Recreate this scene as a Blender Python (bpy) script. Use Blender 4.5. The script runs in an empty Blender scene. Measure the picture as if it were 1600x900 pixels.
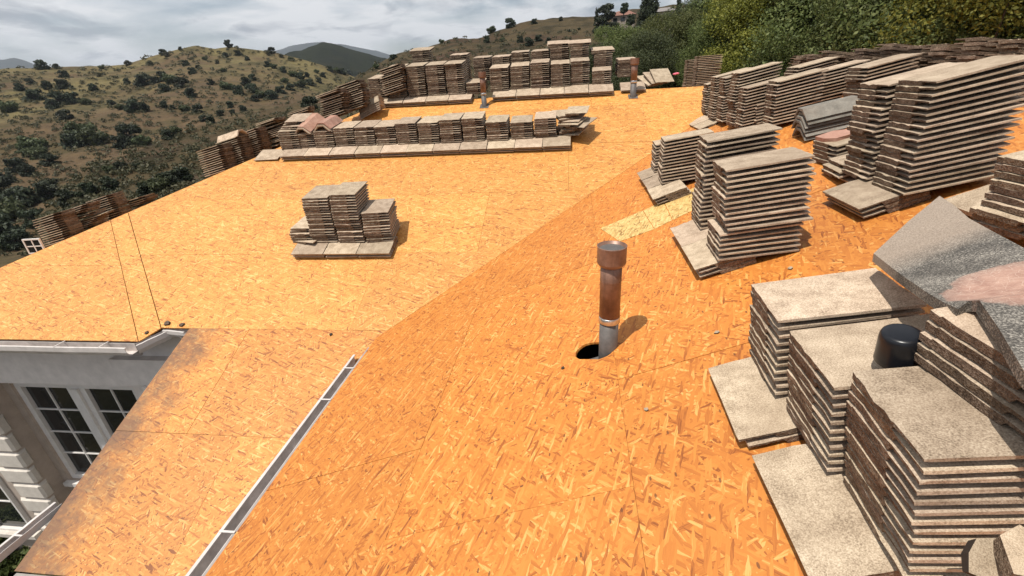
import bpy, bmesh, math, random
import numpy as np
from mathutils import Vector, Matrix
from mathutils.bvhtree import BVHTree
from mathutils.geometry import tessellate_polygon

R = math.radians
scene = bpy.context.scene
COL = scene.collection
rng = random.Random(7)
nrg = np.random.default_rng(11)

# ------------------------------------------------------------------ camera
FPX = 720.0                                   # focal length in pixels of a 1600 px wide picture
CR = np.array([0.99178508, 0.11562256, -0.05471535])
CU = np.array([-0.00025881, 0.42955937, 0.90303858])
CF = np.array([-0.12791513, 0.89560603, -0.4260605])
camd = bpy.data.cameras.new('camera'); cam = bpy.data.objects.new('camera', camd); COL.objects.link(cam)
camd.sensor_width = 36.0; camd.lens = FPX / 1600 * 36.0; camd.clip_start = 0.02; camd.clip_end = 60000
cam.matrix_world = Matrix(((CR[0], CU[0], -CF[0], 0), (CR[1], CU[1], -CF[1], 0), (CR[2], CU[2], -CF[2], 0), (0, 0, 0, 1)))
scene.camera = cam

# ------------------------------------------------------------------ sky and sun
TO_SUN = Vector((-0.188, -0.205, 0.616)).normalized()
world = bpy.data.worlds.new('World'); scene.world = world; world.use_nodes = True
wn = world.node_tree.nodes; wl = world.node_tree.links; wn.clear()
def N(nt, t, **k):
    n = nt.nodes.new(t)
    for a, b in k.items(): setattr(n, a, b)
    return n
wnt = world.node_tree
sky = N(wnt, 'ShaderNodeTexSky', sky_type='NISHITA', sun_disc=False)
sky.sun_elevation = math.asin(TO_SUN.z); sky.sun_rotation = math.atan2(TO_SUN.x, TO_SUN.y); sky.air_density = 1.0; sky.dust_density = 1.0
bg = N(wnt, 'ShaderNodeBackground'); bg.inputs['Strength'].default_value = 0.088
wout = N(wnt, 'ShaderNodeOutputWorld')
tc = N(wnt, 'ShaderNodeTexCoord'); sep = N(wnt, 'ShaderNodeSeparateXYZ'); wl.new(tc.outputs['Generated'], sep.inputs[0])
zz = N(wnt, 'ShaderNodeMath', operation='MAXIMUM'); wl.new(sep.outputs['Z'], zz.inputs[0]); zz.inputs[1].default_value = 0.0
za = N(wnt, 'ShaderNodeMath', operation='ADD'); wl.new(zz.outputs[0], za.inputs[0]); za.inputs[1].default_value = 0.22
dx = N(wnt, 'ShaderNodeMath', operation='DIVIDE'); wl.new(sep.outputs['X'], dx.inputs[0]); wl.new(za.outputs[0], dx.inputs[1])
dy = N(wnt, 'ShaderNodeMath', operation='DIVIDE'); wl.new(sep.outputs['Y'], dy.inputs[0]); wl.new(za.outputs[0], dy.inputs[1])
cmb = N(wnt, 'ShaderNodeCombineXYZ'); wl.new(dx.outputs[0], cmb.inputs[0]); wl.new(dy.outputs[0], cmb.inputs[1])
n1 = N(wnt, 'ShaderNodeTexNoise'); n1.inputs['Scale'].default_value = 1.15; n1.inputs['Detail'].default_value = 6; n1.inputs['Roughness'].default_value = 0.52; n1.inputs['Distortion'].default_value = 0.35
wl.new(cmb.outputs[0], n1.inputs['Vector'])
n2 = N(wnt, 'ShaderNodeTexNoise'); n2.inputs['Scale'].default_value = 2.6; n2.inputs['Detail'].default_value = 7; n2.inputs['Roughness'].default_value = 0.55; n2.inputs['Distortion'].default_value = 0.4
off = N(wnt, 'ShaderNodeVectorMath', operation='ADD'); off.inputs[1].default_value = (7.3, 2.1, 0.6); wl.new(cmb.outputs[0], off.inputs[0]); wl.new(off.outputs[0], n2.inputs['Vector'])
cov = N(wnt, 'ShaderNodeValToRGB'); cov.color_ramp.elements[0].position = 0.38; cov.color_ramp.elements[1].position = 0.54
cov.color_ramp.elements[0].color = (0.12, 0.12, 0.12, 1); cov.color_ramp.elements[1].color = (1, 1, 1, 1); wl.new(n1.outputs['Fac'], cov.inputs[0])
ccol = N(wnt, 'ShaderNodeValToRGB'); e = ccol.color_ramp.elements
e[0].position = 0.36; e[0].color = (4.6, 4.95, 5.5, 1); e[1].position = 0.51; e[1].color = (10.0, 10.1, 10.3, 1)
wl.new(n2.outputs['Fac'], ccol.inputs[0])
mix = N(wnt, 'ShaderNodeMix', data_type='RGBA'); wl.new(cov.outputs[0], mix.inputs['Factor']); wl.new(sky.outputs[0], mix.inputs['A']); wl.new(ccol.outputs[0], mix.inputs['B'])
wl.new(mix.outputs['Result'], bg.inputs['Color']); wl.new(bg.outputs[0], wout.inputs['Surface'])

sund = bpy.data.lights.new('sun', 'SUN'); sund.energy = 5.0; sund.angle = R(0.53); sund.color = (1.0, 0.95, 0.87)
sun = bpy.data.objects.new('sun', sund); COL.objects.link(sun); sun.rotation_euler = TO_SUN.to_track_quat('Z', 'Y').to_euler(); sun.location = (0, 0, 60)

scene.view_settings.view_transform = 'Standard'; scene.view_settings.look = 'None'; scene.view_settings.exposure = 0.0; scene.view_settings.gamma = 1.0
scene.view_settings.use_curve_mapping = False

# ------------------------------------------------------------------ place: planes of the roof (eye at the origin, metres)
T = 0.391977; CO = 1 / math.sqrt(1 + T * T); SI = T * CO
SB = 1.65; CA = -3.978795
HIPK = 12.66                                   # hip: x - y = -HIPK
YR, XR = 9.06, 9.06 - 5.9411                   # ridges
XE = -2.07                                     # eave over the lower slope
GROUND = -7.2
def ray(px, py): return CF + (px - 800) / FPX * CR - (py - 450) / FPX * CU
def pix(X):
    X = np.asarray(X, float); w = X @ CF
    return 800 + FPX * (X @ CR) / w, 450 - FPX * (X @ CU) / w
def onB(px, py, lift=0.0):
    d = ray(px, py); return Vector(d * (-(SB - lift) / (d[2] - T * d[0])))
def onA(px, py, lift=0.0):
    d = ray(px, py); return Vector(d * ((CA + lift) / (d[2] - T * d[1])))
def onD(px, py, lift=0.0):
    d = ray(px, py); return Vector(d * ((CA + T * HIPK + lift) / (d[2] - T * d[0])))
def atD(px, py, dist):
    d = ray(px, py); return Vector(d / math.hypot(d[0], d[1]) * dist)
def zA(y): return T * y + CA
def zB(x): return T * x - SB
def zD(x): return T * (x + HIPK) + CA

# ------------------------------------------------------------------ material helpers
def newmat(name):
    m = bpy.data.materials.new(name); m.use_nodes = True; nt = m.node_tree
    b = nt.nodes['Principled BSDF']
    return m, nt, b
def L(nt, a, b): nt.links.new(a, b)
def ramp(nt, fac, stops, interp='LINEAR'):
    r = N(nt, 'ShaderNodeValToRGB'); r.color_ramp.interpolation = interp
    el = r.color_ramp.elements
    while len(el) < len(stops): el.new(0.5)
    for i, (p, c) in enumerate(stops):
        el[i].position = p; el[i].color = (*c, 1) if len(c) == 3 else c
    L(nt, fac, r.inputs[0]); return r.outputs[0]
def noise(nt, vec, scale, detail=3, rough=0.5, dist=0.0):
    n = N(nt, 'ShaderNodeTexNoise'); n.inputs['Scale'].default_value = scale; n.inputs['Detail'].default_value = detail
    n.inputs['Roughness'].default_value = rough; n.inputs['Distortion'].default_value = dist
    if vec is not None: L(nt, vec, n.inputs['Vector'])
    return n.outputs['Fac']
def math_(nt, op, a, b=None, clamp=False):
    n = N(nt, 'ShaderNodeMath', operation=op, use_clamp=clamp)
    for i, v in enumerate((a, b)):
        if v is None: continue
        if isinstance(v, (int, float)): n.inputs[i].default_value = v
        else: L(nt, v, n.inputs[i])
    return n.outputs[0]
def mixc(nt, fac, a, b, blend='MIX'):
    n = N(nt, 'ShaderNodeMix', data_type='RGBA', blend_type=blend)
    for k, v in (('Factor', fac), ('A', a), ('B', b)):
        s = n.inputs[k]
        if isinstance(v, (int, float)): s.default_value = v
        elif isinstance(v, tuple): s.default_value = (*v, 1) if len(v) == 3 else v
        else: L(nt, v, s)
    return n.outputs['Result']
def bump(nt, h, strength, dist, bsdf):
    n = N(nt, 'ShaderNodeBump'); n.inputs['Strength'].default_value = strength; n.inputs['Distance'].default_value = dist
    L(nt, h, n.inputs['Height']); L(nt, n.outputs[0], bsdf.inputs['Normal']); return n
def mapping(nt, vec, rot=(0, 0, 0), scale=(1, 1, 1), loc=(0, 0, 0)):
    m = N(nt, 'ShaderNodeMapping'); m.inputs['Rotation'].default_value = rot; m.inputs['Scale'].default_value = scale; m.inputs['Location'].default_value = loc
    L(nt, vec, m.inputs['Vector']); return m.outputs[0]

def osb_material(name, stops, stain=None, gloss=0.5):
    m, nt, b = newmat(name)
    t = N(nt, 'ShaderNodeTexCoord'); oi = N(nt, 'ShaderNodeObjectInfo')
    o = N(nt, 'ShaderNodeVectorMath', operation='MULTIPLY_ADD')
    cb = N(nt, 'ShaderNodeCombineXYZ'); L(nt, oi.outputs['Random'], cb.inputs[0]); L(nt, oi.outputs['Random'], cb.inputs[1])
    L(nt, cb.outputs[0], o.inputs[0]); o.inputs[1].default_value = (37.0, 53.0, 0); L(nt, t.outputs['Object'], o.inputs[2])
    vec = o.outputs[0]
    wn_ = N(nt, 'ShaderNodeTexNoise'); wn_.inputs['Scale'].default_value = 26; wn_.inputs['Detail'].default_value = 2; L(nt, vec, wn_.inputs['Vector'])
    wv = N(nt, 'ShaderNodeVectorMath', operation='MULTIPLY_ADD'); L(nt, wn_.outputs['Color'], wv.inputs[0]); wv.inputs[1].default_value = (0.010, 0.010, 0); L(nt, vec, wv.inputs[2])
    vec2 = wv.outputs[0]
    tone = None; fib = None
    layers = [(88, .060, .0125), (-64, .062, .0115), (24, .070, .0135), (58, .070, .012), (-36, .078, .0145), (5, .080, .013), (-78, .055, .0105), (40, .085, .015), (-20, .078, .012), (72, .062, .012), (-48, .070, .012), (18, .080, .0125)]
    for i, (ang, ln, wd) in enumerate(layers):
        v = N(nt, 'ShaderNodeTexVoronoi', voronoi_dimensions='2D', feature='F1'); v.inputs['Scale'].default_value = 1.0; v.inputs['Randomness'].default_value = 1.0
        rv = mapping(nt, vec2, rot=(0, 0, R(ang)), loc=(i * 3.7, i * 1.9, 0))
        L(nt, mapping(nt, rv, scale=(1 / ln, 1 / wd, 1)), v.inputs['Vector'])
        sp = N(nt, 'ShaderNodeSeparateColor'); L(nt, v.outputs['Color'], sp.inputs[0])
        grain = noise(nt, mapping(nt, rv, scale=(14, 260, 1)), 1.0, 2, 0.6)
        if tone is None: tone = sp.outputs[0]; fib = grain
        else:
            msk = math_(nt, 'GREATER_THAN', sp.outputs[1], 0.66)
            mx = N(nt, 'ShaderNodeMix', data_type='FLOAT'); L(nt, msk, mx.inputs['Factor']); L(nt, tone, mx.inputs['A']); L(nt, sp.outputs[0], mx.inputs['B']); tone = mx.outputs['Result']
            mg = N(nt, 'ShaderNodeMix', data_type='FLOAT'); L(nt, msk, mg.inputs['Factor']); L(nt, fib, mg.inputs['A']); L(nt, grain, mg.inputs['B']); fib = mg.outputs['Result']
    fine = noise(nt, mapping(nt, vec, scale=(1, 1, 1)), 160, 2)
    big = noise(nt, vec, 2.2, 3)
    t2 = math_(nt, 'ADD', tone, math_(nt, 'MULTIPLY', math_(nt, 'SUBTRACT', fib, 0.5), 0.55))
    t2 = math_(nt, 'ADD', t2, math_(nt, 'MULTIPLY', math_(nt, 'SUBTRACT', big, 0.5), 0.30), clamp=True)
    col = ramp(nt, t2, stops)
    hv = N(nt, 'ShaderNodeHueSaturation'); L(nt, col, hv.inputs['Color'])
    L(nt, math_(nt, 'ADD', math_(nt, 'MULTIPLY', oi.outputs['Random'], 0.17), 0.90), hv.inputs['Value'])
    col = hv.outputs[0]
    # dark specks: bark bits and nail heads
    sv = N(nt, 'ShaderNodeTexVoronoi', voronoi_dimensions='2D'); sv.inputs['Scale'].default_value = 1.0
    L(nt, mapping(nt, vec, rot=(0, 0, .6), scale=(9, 22, 1)), sv.inputs['Vector'])
    spk = math_(nt, 'LESS_THAN', sv.outputs['Distance'], 0.10)
    sps = N(nt, 'ShaderNodeSeparateColor'); L(nt, sv.outputs['Color'], sps.inputs[0])
    spk = math_(nt, 'MULTIPLY', spk, math_(nt, 'GREATER_THAN', sps.outputs[2], 0.90))
    col = mixc(nt, math_(nt, 'MULTIPLY', spk, 0.75), col, (0.10, 0.035, 0.012))
    # rain streak dirt, faint
    dirt = noise(nt, mapping(nt, vec, scale=(1.0, 0.35, 1)), 3.1, 5, 0.6)
    col = mixc(nt, math_(nt, 'MULTIPLY', ramp(nt, dirt, [(0.62, (0, 0, 0)), (0.80, (1, 1, 1))]), 0.20), col, (0.22, 0.085, 0.03))
    nx_ = N(nt, 'ShaderNodeSeparateXYZ'); L(nt, t.outputs['Object'], nx_.inputs[0])
    ax, ay = (nx_.outputs[0], nx_.outputs[1])
    wob = math_(nt, 'MULTIPLY', math_(nt, 'SUBTRACT', noise(nt, t.outputs['Object'], 9, 1), 0.5), 0.05)
    fx = math_(nt, 'ABSOLUTE', math_(nt, 'SUBTRACT', math_(nt, 'FRACT', math_(nt, 'DIVIDE', math_(nt, 'ADD', ax, wob), 0.61)), 0.5))
    fy = math_(nt, 'ABSOLUTE', math_(nt, 'SUBTRACT', math_(nt, 'FRACT', math_(nt, 'DIVIDE', math_(nt, 'ADD', ay, wob), 0.165)), 0.5))
    nl_ = math_(nt, 'MULTIPLY', math_(nt, 'LESS_THAN', fx, 0.0065), math_(nt, 'LESS_THAN', fy, 0.055))
    nl_ = math_(nt, 'MULTIPLY', nl_, math_(nt, 'GREATER_THAN', noise(nt, t.outputs['Object'], 4.3, 2), 0.50))
    col = mixc(nt, math_(nt, 'MULTIPLY', nl_, 0.85), col, (0.07, 0.03, 0.014))
    if stain:
        # old wet stains that follow the verge of this slope (object x measured from the verge)
        sx = N(nt, 'ShaderNodeSeparateXYZ'); L(nt, t.outputs['Object'], sx.inputs[0])
        g = N(nt, 'ShaderNodeMapRange'); L(nt, sx.outputs[0], g.inputs[0]); g.inputs[1].default_value = stain; g.inputs[2].default_value = stain + 0.92; g.inputs[3].default_value = 1; g.inputs[4].default_value = 0
        s1 = noise(nt, t.outputs['Object'], 3.4, 6, 0.62); s2 = noise(nt, t.outputs['Object'], 22, 5, 0.7)
        sf = math_(nt, 'ADD', math_(nt, 'MULTIPLY', g.outputs[0], 0.80), math_(nt, 'MULTIPLY', math_(nt, 'SUBTRACT', s1, 0.5), 1.3))
        sf = math_(nt, 'ADD', sf, math_(nt, 'MULTIPLY', math_(nt, 'SUBTRACT', s2, 0.5), 0.55))
        sf = ramp(nt, sf, [(0.30, (0, 0, 0)), (0.75, (0.80, 0.80, 0.80))])
        col = mixc(nt, sf, col, (0.115, 0.062, 0.038))
    L(nt, col, b.inputs['Base Color'])
    b.inputs['Roughness'].default_value = 0.62; b.inputs['Specular IOR Level'].default_value = gloss
    bump(nt, math_(nt, 'ADD', tone, math_(nt, 'MULTIPLY', fine, 0.5)), 0.22, 0.0016, b)
    return m
STOPS_A = [(0.0, (0.27, 0.085, 0.017)), (0.06, (0.43, 0.158, 0.031)), (0.25, (0.53, 0.222, 0.045)), (0.75, (0.610, 0.286, 0.064)), (0.92, (0.645, 0.33, 0.085)), (1.0, (0.71, 0.43, 0.145))]  # one board; glancing sheen put into colour: upper yellower, front deeper orange
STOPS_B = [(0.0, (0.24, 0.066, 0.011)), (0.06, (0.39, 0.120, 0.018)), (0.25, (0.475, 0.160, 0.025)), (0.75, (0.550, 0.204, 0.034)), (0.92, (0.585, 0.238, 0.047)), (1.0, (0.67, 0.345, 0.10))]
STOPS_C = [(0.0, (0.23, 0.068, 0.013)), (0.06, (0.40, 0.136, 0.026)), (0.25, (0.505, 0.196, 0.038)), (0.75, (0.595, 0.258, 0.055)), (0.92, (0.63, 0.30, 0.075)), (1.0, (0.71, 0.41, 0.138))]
STOPS_N = [(0.0, (0.20, 0.105, 0.030)), (0.12, (0.40, 0.24, 0.075)), (0.5, (0.545, 0.36, 0.125)), (1.0, (0.66, 0.47, 0.19))]
M = {}
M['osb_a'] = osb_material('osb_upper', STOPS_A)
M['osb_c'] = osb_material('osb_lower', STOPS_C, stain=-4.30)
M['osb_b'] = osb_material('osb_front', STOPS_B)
M['osb_n'] = osb_material('osb_new', STOPS_N)

def concrete(name, lo, mid, hi, rough_bump=0.35, bd=0.003, spscale=420, islands=True, blotch=(0.16, 0.12, 0.09)):
    m, nt, b = newmat(name)
    t = N(nt, 'ShaderNodeTexCoord'); oi = N(nt, 'ShaderNodeObjectInfo'); ge = N(nt, 'ShaderNodeNewGeometry')
    rnd = math_(nt, 'FRACT', math_(nt, 'ADD', oi.outputs['Random'], ge.outputs['Random Per Island']))
    o = N(nt, 'ShaderNodeVectorMath', operation='MULTIPLY_ADD')
    cb = N(nt, 'ShaderNodeCombineXYZ'); L(nt, rnd, cb.inputs[0]); L(nt, rnd, cb.inputs[1]); L(nt, rnd, cb.inputs[2])
    L(nt, cb.outputs[0], o.inputs[0]); o.inputs[1].default_value = (23, 41, 31); L(nt, t.outputs['Object'], o.inputs[2]); vec = o.outputs[0]
    sp = noise(nt, vec, spscale, 2, 0.7); md = noise(nt, vec, 14, 4, 0.6); bg_ = noise(nt, vec, 4, 3)
    f = math_(nt, 'ADD', math_(nt, 'MULTIPLY', sp, 0.9), math_(nt, 'MULTIPLY', md, 0.55))
    f = math_(nt, 'SUBTRACT', f, 0.22)
    col = ramp(nt, f, [(0.25, lo), (0.5, mid), (0.75, hi)])
    col = mixc(nt, ramp(nt, bg_, [(0.48, (0, 0, 0)), (0.78, (0.55, 0.55, 0.55))]), col, blotch)
    hv = N(nt, 'ShaderNodeHueSaturation'); L(nt, col, hv.inputs['Color'])
    L(nt, math_(nt, 'ADD', math_(nt, 'MULTIPLY', rnd, 0.36), 0.82), hv.inputs['Value'])
    L(nt, math_(nt, 'ADD', math_(nt, 'MULTIPLY', math_(nt, 'FRACT', math_(nt, 'MULTIPLY', rnd, 7.31)), 0.012), 0.494), hv.inputs['Hue'])
    L(nt, hv.outputs[0], b.inputs['Base Color']); b.inputs['Roughness'].default_value = 0.9; b.inputs['Specular IOR Level'].default_value = 0.25
    bump(nt, math_(nt, 'ADD', sp, math_(nt, 'MULTIPLY', md, 1.5)), rough_bump, bd, b)
    return m
M['tile'] = concrete('tile_face', (0.165, 0.118, 0.078), (0.405, 0.312, 0.222), (0.62, 0.505, 0.375), spscale=230, blotch=(0.30, 0.22, 0.150))
M['tile_end'] = concrete('tile_core', (0.055, 0.036, 0.024), (0.165, 0.114, 0.078), (0.32, 0.235, 0.168), 1.0, 0.014, 110, blotch=(0.095, 0.062, 0.042))  # brown core and undersides, darkened further for the shade between stacked tiles
M['tile_dark'] = concrete('ridge_face', (0.085, 0.078, 0.068), (0.175, 0.160, 0.135), (0.30, 0.28, 0.24), 0.6, 0.004, 300)
M['tile_red'] = concrete('tile_red', (0.22, 0.10, 0.07), (0.36, 0.20, 0.15), (0.48, 0.30, 0.23))

def plain(name, c, rough=0.6, metal=0.0, nscale=8, var=0.15, spec=0.5, bmp=0.0, bscale=60):
    m, nt, b = newmat(name); t = N(nt, 'ShaderNodeTexCoord')
    n = noise(nt, t.outputs['Object'], nscale, 5, 0.6)
    c0 = tuple(max(0, v * (1 - var)) for v in c); c1 = tuple(min(1, v * (1 + var)) for v in c)
    L(nt, ramp(nt, n, [(0.3, c0), (0.7, c1)]), b.inputs['Base Color'])
    b.inputs['Roughness'].default_value = rough; b.inputs['Metallic'].default_value = metal; b.inputs['Specular IOR Level'].default_value = spec
    if bmp: bump(nt, noise(nt, t.outputs['Object'], bscale, 4, 0.6), bmp, 0.004, b)
    return m
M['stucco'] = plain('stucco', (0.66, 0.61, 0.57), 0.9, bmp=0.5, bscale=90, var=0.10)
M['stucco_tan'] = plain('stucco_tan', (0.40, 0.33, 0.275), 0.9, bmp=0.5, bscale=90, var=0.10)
M['quoin'] = plain('quoin', (0.55, 0.50, 0.44), 0.9, bmp=0.6, bscale=60, var=0.12)
M['white'] = plain('white_paint', (0.66, 0.63, 0.60), 0.45, var=0.08)
M['gutter'] = plain('gutter_metal', (0.56, 0.52, 0.49), 0.42, nscale=6, var=0.16)
M['gutter_in'] = plain('gutter_inside', (0.48, 0.43, 0.40), 0.6, nscale=9, var=0.3)
M['galv'] = plain('galvanised', (0.115, 0.105, 0.098), 0.6, 0.2, nscale=18, var=0.25)
M['band'] = plain('clamp_steel', (0.55, 0.53, 0.50), 0.3, 0.9, nscale=30, var=0.2)
M['black'] = plain('black_plastic', (0.010, 0.011, 0.014), 0.30, var=0.2, spec=0.35)
M['dark'] = plain('attic_dark', (0.03, 0.022, 0.016), 0.95)
M['fascia'] = plain('fascia', (0.30, 0.27, 0.25), 0.7, var=0.2)
M['bark'] = plain('bark', (0.075, 0.055, 0.04), 0.95, var=0.4, bmp=0.6, bscale=12)
M['roofred'] = plain('clay_roof', (0.20, 0.095, 0.068), 0.85, var=0.25)
M['roofgrey'] = plain('grey_roof', (0.20, 0.18, 0.17), 0.85, var=0.25)
M['cream'] = plain('cream_wall', (0.30, 0.25, 0.21), 0.85, var=0.1)
M['pink'] = plain('pink_cloth', (0.75, 0.16, 0.22), 0.7)
def copper():
    m, nt, b = newmat('painted_vent'); t = N(nt, 'ShaderNodeTexCoord')
    a = noise(nt, t.outputs['Object'], 9, 6, 0.65); z = N(nt, 'ShaderNodeSeparateXYZ'); L(nt, t.outputs['Object'], z.inputs[0])
    c = ramp(nt, a, [(0.25, (0.075, 0.040, 0.028)), (0.48, (0.18, 0.095, 0.064)), (0.62, (0.25, 0.138, 0.095)), (0.80, (0.14, 0.084, 0.063))])
    drip = noise(nt, mapping(nt, t.outputs['Object'], scale=(40, 40, 3)), 1.0, 4)
    c = mixc(nt, ramp(nt, drip, [(0.55, (0, 0, 0)), (0.75, (0.5, 0.5, 0.5))]), c, (0.10, 0.055, 0.04))
    sc_ = noise(nt, t.outputs['Object'], 75, 3, 0.6)
    c = mixc(nt, ramp(nt, sc_, [(0.70, (0, 0, 0)), (0.74, (0.5, 0.5, 0.5))]), c, (0.40, 0.34, 0.29))
    L(nt, c, b.inputs['Base Color']); b.inputs['Roughness'].default_value = 0.42; b.inputs['Metallic'].default_value = 0.15
    bump(nt, a, 0.15, 0.01, b); return m
M['copper'] = copper()
def glass():
    m, nt, b = newmat('window_glass'); b.inputs['Base Color'].default_value = (0.012, 0.014, 0.015, 1); b.inputs['Roughness'].default_value = 0.06; b.inputs['Specular IOR Level'].default_value = 0.5
    t = N(nt, 'ShaderNodeTexCoord'); bump(nt, noise(nt, t.outputs['Object'], 3, 2), 0.03, 0.01, b); return m
M['glass'] = glass()
def leafmat(name, c_dark, c_mid, c_light, trans=0.25):
    m, nt, b = newmat(name); ge = N(nt, 'ShaderNodeNewGeometry'); oi = N(nt, 'ShaderNodeObjectInfo')
    c = ramp(nt, ge.outputs['Random Per Island'], [(0.0, c_dark), (0.5, c_mid), (1.0, c_light)])
    hv = N(nt, 'ShaderNodeHueSaturation'); L(nt, c, hv.inputs['Color']); L(nt, math_(nt, 'ADD', math_(nt, 'MULTIPLY', oi.outputs['Random'], 0.5), 0.75), hv.inputs['Value'])
    L(nt, math_(nt, 'ADD', math_(nt, 'MULTIPLY', oi.outputs['Random'], 0.03), 0.485), hv.inputs['Hue'])
    L(nt, hv.outputs[0], b.inputs['Base Color']); b.inputs['Roughness'].default_value = 0.6; b.inputs['Specular IOR Level'].default_value = 0.3
    tr = N(nt, 'ShaderNodeBsdfTranslucent'); L(nt, hv.outputs[0], tr.inputs['Color']); ms = N(nt, 'ShaderNodeMixShader'); ms.inputs[0].default_value = trans
    L(nt, b.outputs[0], ms.inputs[1]); L(nt, tr.outputs[0], ms.inputs[2]); L(nt, ms.outputs[0], nt.nodes['Material Output'].inputs['Surface']); return m
M['leaf_oak'] = leafmat('leaf_oak', (0.036, 0.048, 0.020), (0.068, 0.086, 0.034), (0.115, 0.132, 0.055))
M['leaf_mid'] = leafmat('leaf_mid', (0.060, 0.074, 0.022), (0.115, 0.138, 0.042), (0.19, 0.205, 0.072), 0.45)
M['leaf_yellow'] = leafmat('leaf_yellow', (0.09, 0.095, 0.016), (0.18, 0.18, 0.030), (0.28, 0.26, 0.055), 0.42)
M['leaf_dark'] = leafmat('leaf_dark', (0.018, 0.024, 0.013), (0.032, 0.042, 0.021), (0.052, 0.064, 0.031))
M['leaf_scrub'] = leafmat('leaf_scrub', (0.035, 0.038, 0.018), (0.065, 0.062, 0.030), (0.11, 0.095, 0.05))
def hillmat(name, grass, dirt, scrub, gs=0.02, fine=0.35, dirt_t=0.52, grass_h=None):
    m, nt, b = newmat(name); t = N(nt, 'ShaderNodeTexCoord'); v = t.outputs['Object']
    a = noise(nt, v, gs, 5, 0.6); d = noise(nt, mapping(nt, v, loc=(31, 7, 3)), gs * 1.7, 6, 0.62); f = noise(nt, v, fine, 6, 0.7); g2 = noise(nt, mapping(nt, v, loc=(3, 70, 9)), gs * 5, 5, 0.65)
    c = mixc(nt, ramp(nt, d, [(dirt_t - 0.06, (0, 0, 0)), (dirt_t + 0.08, (1, 1, 1))]), grass, dirt)
    if grass_h:
        at = N(nt, 'ShaderNodeAttribute', attribute_name='crest'); at.attribute_type = 'GEOMETRY'
        hh = math_(nt, 'ADD', at.outputs['Fac'], math_(nt, 'MULTIPLY', math_(nt, 'SUBTRACT', a, 0.5), 1.2))
        c = mixc(nt, ramp(nt, hh, [(grass_h - 0.12, (1, 1, 1)), (grass_h + 0.12, (0, 0, 0))]), c, dirt)
    c = mixc(nt, ramp(nt, g2, [(0.47, (0, 0, 0)), (0.62, (0.85, 0.85, 0.85))]), c, scrub)
    c = mixc(nt, 0.65, c, ramp(nt, f, [(0.28, tuple(x * 0.35 for x in grass)), (0.5, grass), (0.72, tuple(min(1, x * 1.7) for x in grass))]), 'OVERLAY')
    L(nt, c, b.inputs['Base Color']); b.inputs['Roughness'].default_value = 1.0; b.inputs['Specular IOR Level'].default_value = 0.1
    bump(nt, math_(nt, 'ADD', f, math_(nt, 'MULTIPLY', g2, 2.0)), 0.8, 1.2, b); return m
M['hill1'] = hillmat('hill_grass', (0.215, 0.186, 0.104), (0.160, 0.116, 0.080), (0.094, 0.086, 0.050), 0.011, 0.22, 0.52, 0.58)  # cloud shade and distance haze are worked into these tones
M['hill2'] = hillmat('hill_scrub', (0.140, 0.112, 0.066), (0.130, 0.086, 0.060), (0.062, 0.056, 0.034), 0.02, 0.45, 0.55)
M['hill3'] = hillmat('hill_wooded', (0.032, 0.038, 0.018), (0.055, 0.048, 0.028), (0.018, 0.023, 0.012), 0.006, 0.06, 0.60)
M['hill4'] = hillmat('hill_dry', (0.175, 0.135, 0.080), (0.150, 0.105, 0.065), (0.09, 0.075, 0.045), 0.02, 0.4, 0.6)
M['mount'] = hillmat('mountain', (0.050, 0.058, 0.050), (0.065, 0.060, 0.05), (0.030, 0.040, 0.034), 0.0012, 0.012, 0.60)
M['ground'] = hillmat('ground', (0.14, 0.12, 0.065), (0.13, 0.095, 0.06), (0.06, 0.058, 0.03), 0.02, 0.4, 0.52)

# ------------------------------------------------------------------ mesh helpers
def mesh_from(name, verts, faces, mats, fm=None, smooth=False):
    me = bpy.data.meshes.new(name); me.from_pydata([tuple(v) for v in verts], [], [tuple(f) for f in faces])
    for m in mats: me.materials.append(m)
    if fm is not None: me.polygons.foreach_set('material_index', fm)
    if smooth: me.polygons.foreach_set('use_smooth', [True] * len(me.polygons))
    me.update(); return me
def obj(name, me, parent=None, mw=None):
    o = bpy.data.objects.new(name, me); COL.objects.link(o)
    if parent is not None: o.parent = parent
    if mw is not None:
        o.matrix_basis = (parent.matrix_basis.inverted() @ mw) if parent is not None else mw
    return o
def tag(o, label, cat, group=None):
    o['label'] = label; o['category'] = cat; o['kind'] = 'thing'
    if group: o['group'] = group
    return o
def thing(name, label, cat, loc=(0, 0, 0), group=None):
    o = bpy.data.objects.new(name, None); COL.objects.link(o); o.location = loc; o.empty_display_size = 0.2
    return tag(o, label, cat, group)
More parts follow.
